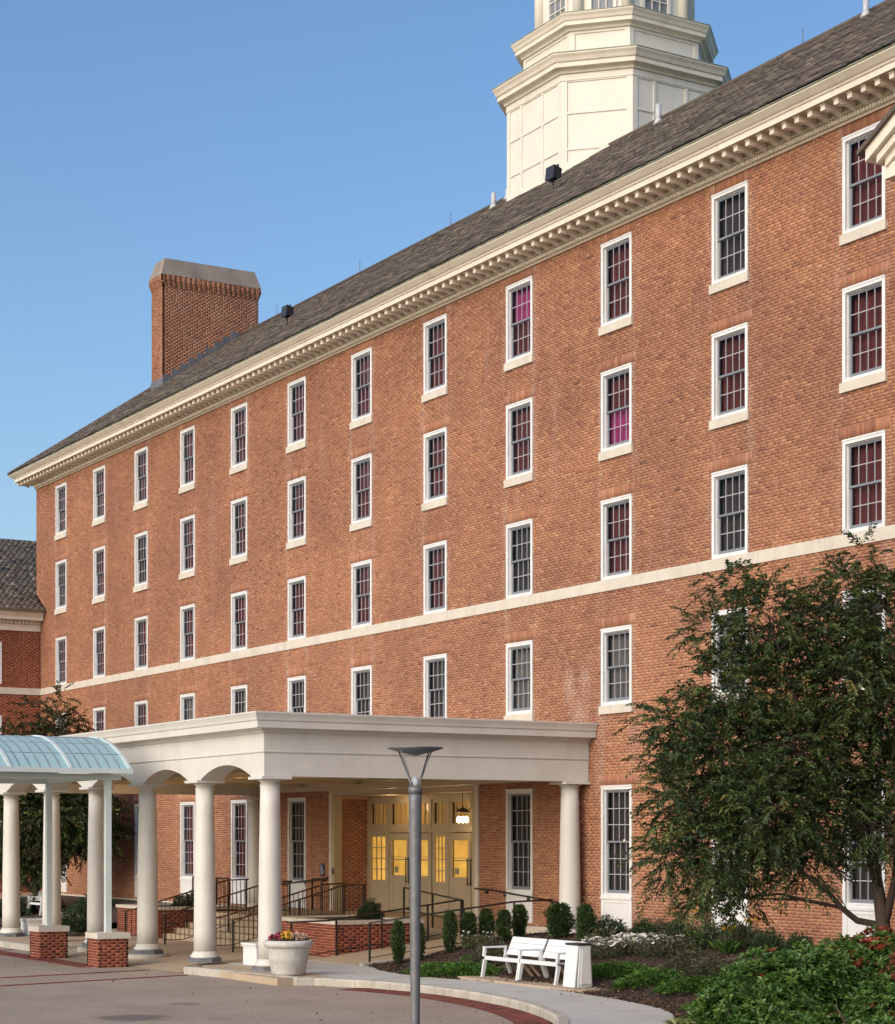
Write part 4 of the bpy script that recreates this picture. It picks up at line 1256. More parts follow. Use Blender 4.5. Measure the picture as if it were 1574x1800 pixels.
b = MB(); b.sweep(ep, [(0.0, 5.361), (.05, 5.361), (.06, 5.39), (.13, 5.43), (.16, 5.45), (.30, 5.455), (.305, 5.60), (.33, 5.615), (.345, 5.68), (.375, 5.75), (.385, 5.765), (.385, 5.80), (-.4, 5.84), (-.4, 5.40)])
b.build('portico_cornice', M['portico'], PO, recalc=True)
b = MB(); b.box(EX0 + .3, EX1 - .3, FY + .3, YW - .02, 5.60, 5.78); b.build('flat_roof', M['kerb'], PO)
b = MB(); b.box(EX0 + .54, EX1 - .54, ys1 + .001, YW - .03, 4.74, 4.80); b.box(EX0 + .54, EX1 - .54, YW - .5, YW - .02, 4.45, 4.74)
for x in xs[1:5]: b.box(x - .2, x + .2, ys1, YW - .5, 4.60, 4.739)
b.build('ceiling', M['door'], PO)
for xi in range(5):
    xm = (xs[xi] + xs[xi + 1]) / 2
    for yy in (21.2, 25.0):
        b = MB(); b.lathe(xm, yy, [(.12, 4.735), (.12, 4.739)], 16); b.build('downlight', M['bulb'] if yy < 22 or xi > 1 else M['door'], PO)
    point(xm, 22.4, 4.45, 9.0, (1, .58, .24), r=.1)

# ------------------------------------------------------------------ terrace, steps, ramp
TE = thing('entrance_terrace', (-48, 24, .15), 'raised brick terrace with planting boxes, steps and a ramp at the entrance', 'terrace')
def brick_box(x0, x1, y0, y1, z0, z1, parent, limit, name='brickwork', sides='fr', mat='brick_dark', course=.0677):
    b = MB(); b.box(x0 + .009, x1 - .009, y0 + .009, y1 - .009, z0, z1 - .001); b.build('core', M['mortar_grey'], parent)
    Cc, Hh, Tt, st = [], [], [], []
    for s in sides:
        u0, u1 = (x0, x1) if s in 'fb' else (y0, y1)
        A = flemish(u0, u1, z0, z1, [], course)
        for (u, z, hu, hz, t) in A:
            if s == 'f': c, h = (u, y0 + .03, z), (hu, .03, hz)
            elif s == 'b': c, h = (u, y1 - .03, z), (hu, .03, hz)
            elif s == 'r': c, h = (x1 - .03, u, z), (.03, hu, hz)
            else: c, h = (x0 + .03, u, z), (.03, hu, hz)
            Cc.append(c); Hh.append(h); Tt.append(t)
    Hh = np.array(Hh)
    stdm = (np.isclose(Hh.max(axis=1), .1035, atol=1e-3)) | (np.isclose(np.sort(Hh, axis=1)[:, 2], .04925, atol=1e-3))
    nrmv = {'f': 0, 'r': 1}
    pieces(Cc, Hh, Tt, M[mat], parent, 'brick', name, limit, (lambda C, px, py: stdm), skip=())
TOPZ = 1.02
brick_box(-46.3, -42.8, 22.3, 24.7, .15, .15 + CO * 12, TE, 290)
brick_box(-57.2, -54.1, 22.3, 24.9, .15, .15 + CO * 12, TE, 0, sides='fr')
for (xa, xb, ya, yb) in ((-46.3, -42.8, 22.3, 24.7), (-57.2, -54.1, 22.3, 24.9)):
    b = MB(); ring_pts = [(xa - .03, xb + .03, ya - .03, ya + .30), (xa - .03, xb + .03, yb - .3, yb + .03), (xa - .03, xa + .3, ya + .3, yb - .3), (xb - .3, xb + .03, ya + .3, yb - .3)]
    for q in ring_pts: b.box(q[0], q[1], q[2], q[3], .15 + CO * 12, TOPZ + .03)
    b.build('coping', M['stone'], TE)
    b = MB(); b.box(xa + .3, xb - .3, ya + .3, yb - .3, .8, TOPZ - .01); b.build('planting_soil', M['soil'], TE)
b = MB(); b.box(-54.1, -46.3, 24.25, YW - .0, .3, .898); b.box(-57.2, -54.1, 24.95, YW, .3, .896); b.box(-46.3, -45.6, 24.73, YW - .01, .3, .897)
b.build('terrace_deck', M['floor'], TE)
for k in range(5):
    b = MB(); ya = 22.5 + k * .35
    b.box(-54.09, -46.31, ya, 24.24, .15 + k * .15 + .001, .15 + (k + 1) * .15 - (.03 if k < 4 else .004) + .03 * (k < 4) - .002)
    b.build('step', M['floor'], TE)
# ramp: along the wall, landing, then towards the walk
b = MB()
b.hexa([(-45.6, 25.75, .1), (-42.75, 25.75, .1), (-42.75, YW - .01, .1), (-45.6, YW - .01, .1), (-45.6, 25.75, .895), (-42.75, 25.75, .62), (-42.75, YW - .01, .62), (-45.6, YW - .01, .895)])
b.box(-42.75, -40.15, 25.75, YW - .01, .1, .62)
b.hexa([(-42.75, 21.5, .1), (-40.15, 21.5, .1), (-40.15, 25.75, .1), (-42.75, 25.75, .1), (-42.75, 21.5, .152), (-40.15, 21.5, .152), (-40.15, 25.75, .62), (-42.75, 25.75, .62)])
b.build('ramp', M['floor'], TE)
b = MB()
b.hexa([(-40.14, 21.5, .05), (-39.98, 21.5, .05), (-39.98, YW - .05, .05), (-40.14, YW - .05, .05), (-40.14, 21.5, .2), (-39.98, 21.5, .2), (-39.98, YW - .05, .72), (-40.14, YW - .05, .72)])
b.build('ramp_kerb', M['kerb'], TE)

# ---- railings
def railing(path, base, label, posts, balus=None, low=.12, mid=None, mat='iron', group=None):
    """path: top rail points; base(x,y)->z of the ground below; posts: parameters along the path"""
    p0 = path[0]
    rt = thing('railing', (p0[0], p0[1], base(p0[0], p0[1])), label, 'railing', group)
    b = MB(); b.tube(path, .022, 8); b.build('top_rail', M[mat], rt)
    Pn = np.array(path, float); Ls = np.r_[0, np.cumsum(np.linalg.norm(np.diff(Pn[:, :2], axis=0), axis=1))]
    def at(t):
        return [float(np.interp(t * Ls[-1], Ls, Pn[:, k])) for k in range(3)]
    for t in posts:
        x, y, z = at(t); b = MB(); b.box(x - .02, x + .02, y - .02, y + .02, base(x, y) - .02, z - .0); b.build('post', M['iron'], rt)
    if low:
        pts = []
        for t in np.linspace(posts[0], posts[-1], 8):
            x, y, z = at(t); pts.append((x, y, max(base(x, y) + low, z - .82)))
        b = MB(); b.tube(pts, .012, 6); b.build('bottom_rail', M['iron'], rt)
    if mid:
        pts = []
        for t in np.linspace(posts[0], posts[-1], 8):
            x, y, z = at(t); pts.append((x, y, z - mid))
        b = MB(); b.tube(pts, .018, 6); b.build('middle_rail', M['iron'], rt)
    if balus:
        n = int(Ls[-1] / .13)
        for k in range(1, n):
            t = k / n
            if t <= posts[0] or t >= posts[-1]: continue
            x, y, z = at(t); b = MB(); zb = max(base(x, y) + (low or 0), z - .82)
            b.box(x - .007, x + .007, y - .007, y + .007, zb, z); b.build('baluster', M['iron'], rt)
    return rt
def ramp_z(x, y):
    if y > 25.75: return .62
    return .152 + (.62 - .152) * max(0, (y - 21.5)) / 4.25
def stair_z(x, y):
    if y < 22.5: return .15
    return min(.9, .15 + (int((y - 22.5) / .35) + 1) * .15)
railing([(-40.3, 21.85, 1.11), (-40.3, 25.75, 1.53), (-40.35, 26.9, 1.56)], ramp_z, 'black ramp railing beside the columnar shrubs, nearest the bench', [0, .25, .5, .78, 1], None, .12)
railing([(-42.62, 20.9, 1.06), (-42.62, 22.0, 1.08), (-42.62, 25.7, 1.52)], ramp_z, 'black ramp railing running in front of the brick planting box', [0.02, .27, .53, .8, 1], None, .12)
railing([(-45.7, 25.8, 1.76), (-42.7, 25.8, 1.50)], lambda x, y: .62 + (-42.75 - x) / 2.85 * .275, 'short black railing between the entrance doors and the brick planting box', [0, .5, 1], None, None, .55)
wl = thing('wall_handrail', (-46.3, YW - .08, 1.7), 'dark handrail bracketed to the brick wall right of the entrance', 'handrail')
b = MB(); b.tube([(-44.6, YW - .09, 1.74), (-43.8, YW - .09, 1.72), (-40.5, YW - .09, 1.47), (-40.1, YW - .09, 1.47)], .022, 8); b.build('rail', M['iron'], wl)
for xx, zz in ((-44.1, 1.72), (-43.2, 1.67), (-42.1, 1.58), (-40.9, 1.49)):
    b = MB(); b.lathe(xx, YW - .03, [(.05, zz - .1), (.05, zz + .0)], 8); b.tube([(xx, YW - .02, zz - .06), (xx, YW - .09, zz - .02)], .014, 6); b.build('bracket', M['iron'], wl)
for xx, lab in ((-53.8, 'leftmost bronze stair railing with balusters'), (-50.9, 'bronze stair railing with balusters left of the second column'), (-47.6, 'bronze stair railing in the middle of the steps'), (-46.45, 'bronze stair railing against the brick planting box')):
    railing([(xx, 21.15, .98), (xx, 21.5, 1.02), (xx, 24.4, 1.82), (xx, 25.1, 1.84)], stair_z, lab + ' on the entrance steps', [0.02, .5, .98], True, .12, mat='bronze', group='stair railings at the entrance steps')
railing([(-57.0, 24.7, 1.86), (-54.3, 24.7, 1.86)], lambda x, y: 1.03, 'black railing on the far planting box left of the steps', [0, .33, .66, 1], True, .1)
railing([(-53.7, 27.15, 1.84), (-53.05, 27.15, 1.84)], lambda x, y: .9, 'short black railing below the accessibility sign', [0, 1], None, None, .5)
w2 = thing('wall_handrail', (-54.5, YW - .08, 1.8), 'dark handrail bracketed to the brick wall left of the entrance', 'handrail')
b = MB(); b.tube([(-56.3, YW - .09, 1.62), (-53.0, YW - .09, 1.86)], .022, 8); b.build('rail', M['iron'], w2)
for xx in (-55.9, -54.6, -53.3):
    zz = 1.62 + (xx + 56.3) / 3.3 * .24
    b = MB(); b.tube([(xx, YW - .01, zz - .08), (xx, YW - .09, zz - .02)], .016, 6); b.build('bracket', M['iron'], w2)

# ------------------------------------------------------------------ glass canopy
CA = thing('glass_canopy', (-47.05, 15, 0), 'barrel-vaulted pale blue glass canopy on white posts and brick piers', 'canopy')
cxm, half, zs, rise = -47.05, 2.6, 4.68, .86
Rr = (half ** 2 + rise ** 2) / (2 * rise); zc = zs + rise - Rr; amax = math.asin(half / Rr)
def arc(t, rr=0.0):  # t in -1..1
    a = t * amax; return (cxm + (Rr + rr) * math.sin(a), zc + (Rr + rr) * math.cos(a))
YE = 17.65; BAY = 1.46; NB = 5
for k in range(NB + 1):
    y = YE - k * BAY
    b = MB(); n = 20
    vs, fs = [], []
    for i in range(n + 1):
        t = -1 + 2 * i / n
        for rr, yy in ((-.06, y - .04), (-.06, y + .04), (.03, y + .04), (.03, y - .04)):
            xx, zz = arc(t, rr); vs.append((xx, yy, zz))
    for i in range(n):
        for q in range(4):
            fs.append((i * 4 + q, i * 4 + (q + 1) % 4, i * 4 + 4 + (q + 1) % 4, i * 4 + 4 + q))
    fs += [(0, 1, 2, 3), tuple(n * 4 + q for q in (3, 2, 1, 0))]
    b.add(vs, fs); b.build('rib', M['canopy_white'], CA, recalc=True)
NA = 8; DV = 6
bars = MB()
for k in range(NB):
    for j in range(1, DV):
        y = YE - k * BAY - BAY * j / DV
        pts = [(arc(-1 + 2 * i / 16)[0], y, arc(-1 + 2 * i / 16)[1] + .002) for i in range(17)]
        bars.tube(pts, .014, 4)
for i in range(1, NA):
    xx, zz = arc(-1 + 2 * i / NA, .0); bars.tube([(xx, YE, zz), (xx, YE - NB * BAY, zz)], .013, 4)
bars.build('glazing_bars', M['sash'], CA)
pm = {}
for i in range(NA):
    t0, t1 = -1 + 2 * i / NA, -1 + 2 * (i + 1) / NA
    (xa, za), (xb, zb) = arc(t0), arc(t1)
    xm, zm_ = (xa + xb) / 2, (za + zb) / 2
    b = MB(); hy = BAY / DV / 2 - .006; e = .008
    b.hexa([(xa - xm, -hy, za - zm_ - e), (xb - xm, -hy, zb - zm_ - e), (xb - xm, hy, zb - zm_ - e), (xa - xm, hy, za - zm_ - e), (xa - xm, -hy, za - zm_ + e), (xb - xm, -hy, zb - zm_ + e), (xb - xm, hy, zb - zm_ + e), (xa - xm, hy, za - zm_ + e)])
    o = b.build('glass_pane', M['canopy_glass']); me = o.data; bpy.data.objects.remove(o)
    for k in range(NB):
        for j in range(DV):
            y = YE - k * BAY - BAY * (j + .5) / DV
            place(me, 'glass_pane', CA, (xm, y, zm_))
b = MB()
for sx in (-1, 1):
    xx = cxm + sx * half
    b.box(xx - .06, xx + .06, YE - NB * BAY - .05, YE + .05, zs - .1, zs + .01)
b.build('eave_gutter', M['canopy_white'], CA)
b = MB(); b.box(cxm - 2.05, cxm + 2.05, 17.22, 17.38, zs - .22, zs - .06); b.box(cxm - 2.05, cxm + 2.05, 11.0, 11.16, zs - .22, zs - .06)
for xx in (-44.98, -49.12): b.box(xx - .09, xx + .09, 10.4, 17.6, zs - .24, zs - .102)
b.build('tie_beam', M['canopy_white'], CA)
for (xx, yy) in ((-44.98, 17.3), (-49.12, 17.3), (-44.98, 11.08), (-49.12, 11.08)):
    b = MB(); b.box(xx - .07, xx + .07, yy - .07, yy + .07, .8, zs - .241); b.build('post', M['canopy_white'], CA)
    pr = thing('pier', (xx, yy, 0), None, None); pr.parent = CA; pr.location = Vector((xx, yy, 0)) - WP[CA.name]
    near = yy > 15
    brick_box(xx - .375, xx + .375, yy - .375, yy + .375, 0, CO * 10, pr, 75 if near else 0, 'brickwork', sides='frbl')
    b = MB(); b.box(xx - .41, xx + .41, yy - .41, yy + .41, CO * 10, CO * 10 + .14); b.build('cap', M['stone'], pr)

# ------------------------------------------------------------------ street lamp
LPX, LPY = -20.8, 11.9
b_ = thing('street_lamp', (LPX, LPY, .15), 'grey street lamp with a flat dish shade on splayed rods, nearest the camera', 'street lamp')
b = MB(); b.lathe(LPX, LPY, [(.055, .1), (.056, .9), (.078, 3.5), (.08, 3.60)], 20); b.build('pole', M['steel'], b_)
b = MB(); b.lathe(LPX, LPY, [(.15, .15), (.15, .18), (.07, .22)], 16); b.build('base_flange', M['steel'], b_)
b = MB(); b.lathe(LPX, LPY, [(.086, 3.585), (.088, 3.65), (.07, 3.675), (.05, 3.68)], 20); b.build('collar', M['steel'], b_)
b = MB(); b.lathe(LPX, LPY, [(.05, 3.68), (.055, 3.72), (.045, 3.76), (.015, 3.79)], 16); b.build('lens', M['pipe'], b_)
for q in range(4):
    a = q * math.pi / 2 + .35
    b = MB(); b.tube([(LPX + .06 * math.cos(a), LPY + .06 * math.sin(a), 3.62), (LPX + .075 * math.cos(a), LPY + .075 * math.sin(a), 3.72), (LPX + .27 * math.cos(a), LPY + .27 * math.sin(a), 4.12)], .011, 6); b.build('rod', M['steel'], b_)
b = MB(); b.lathe(LPX, LPY, [(.004, 4.04), (.16, 4.075), (.33, 4.125), (.335, 4.14), (.3, 4.145), (.01, 4.15)], 32); b.build('dish_shade', M['steel'], b_)

# ------------------------------------------------------------------ leaves
def unit(v):
    return v / np.maximum(1e-9, np.linalg.norm(v, axis=-1, keepdims=True))
def leaves(P, D, length, width, tones, rng=RNG, droop=0.0, fold=.25):
    """diamond leaves at P along D; two triangles folded on the midrib"""
    n = len(P)
    L = (length * rng.uniform(.7, 1.25, n))[:, None]; Wd = (width * rng.uniform(.75, 1.2, n))[:, None]
    rnd = unit(rng.normal(0, 1, (n, 3)) + np.array([0, 0, .9]))
    side = unit(np.cross(D, rnd)); nor = np.cross(side, D)
    base = P; tip = P + D * L + np.array([0, 0, -1]) * L * droop
    mid = P + D * L * .45
    a = mid + side * Wd / 2 + nor * Wd * fold; c = mid - side * Wd / 2 + nor * Wd * fold
    V = np.stack([base, a, tip, c], 1).reshape(-1, 3)
    i = np.arange(n) * 4
    F = np.concatenate([np.c_[i, i + 1, i + 2], np.c_[i, i + 2, i + 3]])
    return V, F, np.r_[tones, tones]
def leaf_obj(name, V, F, T, mat, parent=None, loc=(0, 0, 0)):
    me = raw_mesh(name, V - np.array(loc), F, T, mat)
    return link(me, name, parent, loc)
def ell_points(rng, c, r, n, shell=.55):
    d = unit(rng.normal(0, 1, (n, 3)))
    rad = shell + (1 - shell) * rng.random(n) ** .6
    return c + d * rad[:, None] * r, d

def twig_tree(name, label, base, clumps, trunk_pts, mat, twigs_per_m3, leaf_len, leaf_w, seed, cat='tree', group=None, twig_len=.6, per_twig=24, right=np.array([.5105, .8598, 0]), fwd=np.array([-.8598, .5105, 0]), limb_r=.035, droop=.3):
    rng = np.random.default_rng(seed)
    base = np.array(base, float)
    rt = thing(name, tuple(base), label, cat, group)
    bt = MB()
    bl = MB()
    for pts, rad in trunk_pts:
        bt.tube([tuple(base + right * p[0] + fwd * p[1] + np.array([0, 0, p[2]])) for p in pts], rad, 8)
    nodes = np.array([base + right * p[0] + fwd * p[1] + np.array([0, 0, p[2]]) for pts, _ in trunk_pts for p in pts])
    nr_ = np.array([r for _, rad in trunk_pts for r in rad])
    TP, TD = [], []
    for (r_, f_, z_, rr, rf, rz, dens) in clumps:
        c = base + right * r_ + fwd * f_ + np.array([0, 0, z_])
        # limb from the nearest trunk node that is lower
        dd = np.linalg.norm(nodes - c, axis=1) + np.maximum(0, nodes[:, 2] - c[2]) * 3
        k = int(np.argmin(dd)); s = nodes[k]
        m = (s + c) / 2 + rng.normal(0, .12, 3) + np.array([0, 0, .12 * np.linalg.norm(c - s)])
        r0 = min(limb_r, nr_[k] * .7)
        bl.tube([tuple(s), tuple(m), tuple(c)], [r0, r0 * .7, r0 * .4], 6)
        vol = 4.19 * rr * rf * rz
        n = int(vol ** .8 * twigs_per_m3 * dens)
        d = unit(rng.normal(0, 1, (n, 3)))
        rad = .35 + .65 * rng.random(n) ** .55
        pos = c + (right * (d[:, :1] * rr) + fwd * (d[:, 1:2] * rf) + np.array([0, 0, 1]) * (d[:, 2:3] * rz)) * rad[:, None]
        w = unit(right * d[:, :1] + fwd * d[:, 1:2] + np.array([0, 0, 1]) * d[:, 2:3])
        TP.append(pos); TD.append(w)
        for q in range(0, n, 9):
            bl.tube([tuple(c + rng.normal(0, .05, 3)), tuple((c + pos[q]) / 2 + rng.normal(0, .06, 3)), tuple(pos[q])], [r0 * .4, r0 * .25, .004], 4)
    TP = np.concatenate(TP); TD = np.concatenate(TD)
    n = len(TP)
    TD = unit(TD + rng.normal(0, .45, (n, 3)) + np.array([0, 0, .12]))
    TL = twig_len * rng.uniform(.5, 1.25, n)
    k = per_twig
    t = np.linspace(.08, 1, k)[None, :, None]
    P = TP[:, None, :] + TD[:, None, :] * (TL[:, None, None] * t) + np.array([0, 0, -1]) * (droop * TL[:, None, None] * t ** 2)
    tang = unit(TD[:, None, :] + np.array([0, 0, -1]) * (2 * droop * t))
    sidev = unit(np.cross(tang, np.array([0, 0, 1]) + rng.normal(0, .25, (n, 1, 3))))
    sg = np.where(np.arange(k) % 2 == 0, 1, -1)[None, :, None]
    D = unit(tang * .65 + sidev * sg * .9 + rng.normal(0, .28, (n, k, 3)) + np.array([0, 0, -.15]))
    tone_t = rng.normal(.42, .2, n)[:, None] + rng.normal(0, .12, (n, k))
    V, F, T = leaves(P.reshape(-1, 3), D.reshape(-1, 3), leaf_len, leaf_w, np.clip(tone_t.ravel(), 0, .97), rng, .12)
    cr = leaf_obj('crown', V, F, T, mat, rt, tuple(base)); cr['kind'] = 'stuff'
    # twig wood
    pv, pf = [], []
    e = TP + TD * TL[:, None] * .9 + np.array([0, 0, -1]) * (droop * TL[:, None] * .8)
    o1 = unit(rng.normal(0, 1, (n, 3))) * .004
    Vt = np.stack([TP - o1, TP + o1, e], 1).reshape(-1, 3); i = np.arange(n) * 3
    tw = leaf_obj('twigs', Vt, np.c_[i, i + 1, i + 2], np.full(n, .5), M['bark'], rt, tuple(base)); tw['kind'] = 'stuff'
    bt.build('trunk', M['bark'], rt); lb = bl.build('limbs', M['bark'], rt)
    return rt

# the big tree right of the bench: base and outline measured at its own distance
TD_ = 31.0; s_ = TD_ / 3510
rv = np.array([.5105, .8598, 0]); fv = np.array([-.8598, .5105, 0])
tb = rv * ((1548 - 787) * s_) + fv * TD_; tb[2] = .35
def T2(px, py): return ((px - 1548) * s_, 3.05 + (1474 - py) * s_ - .35)
cl = []
for (px, py, rx, rz, dens, f_) in (
    (1215, 1400, 70, 80, 1.0, 0), (1190, 1500, 58, 60, .9, .3), (1265, 1490, 75, 80, 1.15, -.2), (1245, 1585, 52, 38, .8, .2), (1310, 1580, 50, 35, .5, .4), (1205, 1270, 70, 42, 1.0, .2),
    (1280, 1330, 95, 85, 1.15, .4), (1180, 1330, 40, 35, .7, .1), (1345, 1420, 90, 90, 1.1, -.5), (1290, 1200, 75, 70, 1.0, .1), (1260, 1110, 48, 45, .8, .3), (1285, 1030, 48, 40, .7, 0),
    (1350, 1090, 70, 70, .8, -.3), (1400, 1200, 95, 90, 1.0, .5), (1390, 1320, 80, 80, 1.0, -.2), (1440, 1420, 90, 80, 1.0, .2), (1410, 1510, 70, 45, .7, 0),
    (1450, 1110, 75, 70, .9, 0), (1510, 1040, 65, 55, .8, .3), (1520, 980, 40, 25, .5, 0), (1500, 1200, 85, 80, .9, -.4), (1510, 1310, 80, 70, .8, .4), (1570, 1100, 80, 90, .9, 0), (1590, 1250, 90, 100, 1., -.3),
    (1530, 1450, 70, 55, .6, -.5), (1620, 1380, 90, 90, .9, .2), (1680, 1200, 80, 100, .8, 0), (1700, 1340, 80, 80, .8, -.2), (1650, 1480, 60, 50, .6, 0)):
    r_, z_ = T2(px, py); cl.append((r_, f_, z_, rx * s_, rx * s_ * 1.15, rz * s_, dens))
trk = []
def TK(pts, rad):
    trk.append(([(T2(px, py)[0], f, T2(px, py)[1]) for (px, py, f) in pts], rad))
TK([(1562, 1780, 0), (1556, 1650, 0), (1550, 1600, 0), (1540, 1520, .05), (1528, 1430, .1), (1534, 1330, .1), (1538, 1200, .1), (1542, 1080, .15), (1545, 990, .2)], [.14, .115, .105, .07, .052, .043, .034, .024, .012])
TK([(1552, 1655, 0), (1540, 1625, 0), (1505, 1618, -.1), (1475, 1595, -.2), (1445, 1562, -.3), (1400, 1530, -.3), (1340, 1480, -.2), (1260, 1440, 0)], [.06, .06, .052, .045, .038, .03, .022, .012])
TK([(1553, 1640, 0), (1570, 1540, -.2), (1572, 1400, -.3), (1600, 1250, -.3), (1640, 1150, -.2)], [.07, .055, .045, .03, .015])
TK([(1545, 1560, 0), (1500, 1440, -.2), (1445, 1340, -.2), (1400, 1240, -.1), (1370, 1140, 0), (1350, 1080, 0)], [.06, .05, .042, .032, .022, .012])
TK([(1530, 1450, .1), (1470, 1330, .4), (1440, 1200, .5), (1450, 1080, .4), (1480, 1020, .3)], [.045, .035, .028, .02, .01])
TK([(1448, 1345, -.2), (1380, 1310, 0), (1310, 1290, .2), (1230, 1270, .2)], [.035, .028, .02, .01])
twig_tree('leafy_tree', 'dark green spreading tree with many thin trunks before the brick wall at right', tb, cl, trk, M['tree_leaf'], 180, .088, .032, 5, twig_len=.42, per_twig=20, droop=.35)

# the tree behind the portico and the one further left
def simple_tree(name, label, px, D, base_z, top_py, bot_py, half_px, seed, mat, dens, leaf_len=.13, leaf_w=.06, two=True):
    s = D / 3510
    b0 = rv * ((px - 787) * s) + fv * D; b0[2] = base_z
    rng = np.random.default_rng(seed)
    zt_ = 3.05 + (1474 - top_py) * s - base_z; zb_ = 3.05 + (1474 - bot_py) * s - base_z
    cl = []
    for k in range(16):
        t = k / 15; z = zb_ + (zt_ - zb_) * t; env = half_px * s * (math.sin(math.pi * (.12 + .8 * t)) ** .7)
        a = rng.uniform(0, 6.28); rr = env * rng.uniform(.25, .75)
        cl.append((rr * math.cos(a), rr * math.sin(a) * .7, z, env * .5, env * .45, (zt_ - zb_) * .14, 1))
    tr = [([(0, 0, -.2), (.05, 0, zb_ * .5), (-.1, 0, zb_), (.1, .1, (zb_ + zt_) / 2), (0, 0, zt_ * .92)], [.16, .13, .1, .06, .02]),
          ([(0, 0, zb_ * .4), (-.6, 0, zb_ * .8), (-1.2, .1, zb_ * 1.2), (-1.6, .1, zb_ * 1.6)], [.09, .07, .05, .03]),
          ([(0, 0, zb_ * .5), (.6, 0, zb_ * .9), (1.2, -.1, zb_ * 1.4)], [.08, .06, .03])]
    return twig_tree(name, label, b0, cl, tr, mat, dens, leaf_len, leaf_w, seed, twig_len=.6, per_twig=16)
simple_tree('leafy_tree', 'dark bushy tree standing behind the left columns of the portico', 62, 72, .4, 1330, 1520, 165, 21, M['tree_leaf'], 95)
simple_tree('leafy_tree', 'reddish-green tree whose sparse top shows above the glass canopy', 95, 71, .5, 1246, 1480, 115, 23, M['left_leaf'], 48)

# ------------------------------------------------------------------ shrubs and flowers
def at_px(px, py, z):
    d = (3.05 - z) * 3510 / (py - 1474); cx = (px - 787) / 3510 * d
    return (cx * .5105 - d * .8598, cx * .8598 + d * .5105)
def shrub_mesh(seed, rx, rz, n, leaf_len, leaf_w, mat, column=False, tone_mu=.45):
    rng = np.random.default_rng(seed)
    d = unit(rng.normal(0, 1, (n, 3)))
    if column:
        z = rng.random(n); a = rng.random(n) * 6.283
        prof = rx * np.clip(.45 + z * 1.5, 0, 1) * np.sqrt(np.clip(1 - np.maximum(0, (z - .6) / .42) ** 2, .06, 1)) * (1 + .20 * np.sin(a * 3 + z * 9 + seed) + .14 * np.sin(a * 5 - z * 17))
        rad = prof * (.35 + .75 * rng.random(n) ** .6)
        P = np.c_[rad * np.cos(a), rad * np.sin(a), z * rz]
        keep = (np.sin(a * 4 + z * 14 + seed * 3) + rng.normal(0, .6, n)) > -1.15
        a, z, P = a[keep], z[keep], P[keep]; n = len(a); P = P + rng.normal(0, .012, (n, 3))
        D = unit(np.c_[np.cos(a), np.sin(a), np.full(n, 1.1)] + rng.normal(0, .45, (n, 3)))
    else:
        lump = 1 + .13 * np.sin(d[:, 0] * 5 + seed) * np.sin(d[:, 1] * 6) + .08 * np.sin(d[:, 2] * 9 + d[:, 0] * 7)
        rad = (.5 + .5 * rng.random(n) ** .45) * lump
        P = d * rad[:, None] * np.array([rx, rx, rz]); P[:, 2] = np.abs(P[:, 2]) * np.where(P[:, 2] < 0, .5, 1) 
        D = unit(d + rng.normal(0, .5, (n, 3)) + np.array([0, 0, .5]))
    T = np.clip(rng.normal(tone_mu, .22, n), 0, 1)
    V, F, T = leaves(P, D, leaf_len, leaf_w, T, rng)
    return raw_mesh('foliage', V, F, T, mat)
COLM = [shrub_mesh(40 + k, .17, 1.0, 3600, .085, .03, M['yew'], True) for k in range(3)]
bs = MB(); bs.tube([(0, 0, -.1), (0, 0, .7)], .018, 6); so = bs.build('stem', M['bark']); STEM = so.data; bpy.data.objects.remove(so)
def put_shrub(me, x, y, z, sx, sz, label, name='columnar_shrub', cat='shrub', group=None, stem=True):
    r = thing(name, (x, y, z), label, cat, group)
    f = place(me, 'foliage', r, (x, y, z)); f.scale = (sx * (.74 if name == 'columnar_shrub' else 1), sx * (.74 if name == 'columnar_shrub' else 1), sz); f.rotation_euler = (0, 0, random.uniform(0, 6.28)); f['kind'] = 'stuff'
    if stem: place(STEM, 'stem', r, (x, y, z))
    return r
G1 = 'columnar shrubs along the ramp'
cols = [(700, 1687, 1622, .95, 'narrow columnar shrub at the foot of the ramp, left of the lamp post'),
        (735, 1682, 1626, 1.0, 'columnar shrub hidden behind the lamp post'),
        (771, 1674, 1604, 1.0, 'tall narrow columnar shrub just right of the lamp post'),
        (812, 1670, 1607, 1.15, 'left one of two columnar shrubs touching each other left of the bench'),
        (838, 1665, 1600, 1.1, 'right one of two columnar shrubs touching each other left of the bench'),
        (886, 1664, 1602, 1.1, 'columnar shrub right above the left end of the white bench'),
        (914, 1658, 1593, 1.1, 'slim columnar shrub behind the middle of the white bench'),
        (984, 1658, 1591, 1.9, 'broad upright shrub left of the last column by the wall'),
        (1030, 1662, 1593, 1.25, 'upright shrub right of the last column by the wall')]
for k, (px, pb, pt, wd, lab) in enumerate(cols):
    zg = .3 + .38 * k / 8
    x, y = at_px(px, pb, zg); y = min(y, 26.6)
    if x < -39.7: x = -39.65
    zg = bed_z(x, y); d = -x * .8598 + y * .5105
    hgt = (3.05 - (pt - 1474) * d / 3510) - zg
    put_shrub(COLM[k % 3], x, y, zg, wd, hgt, lab, group=G1)
RND = [shrub_mesh(60 + k, .42, .52, 3200, .07, .03, M['dark_leaf']) for k in range(3)]
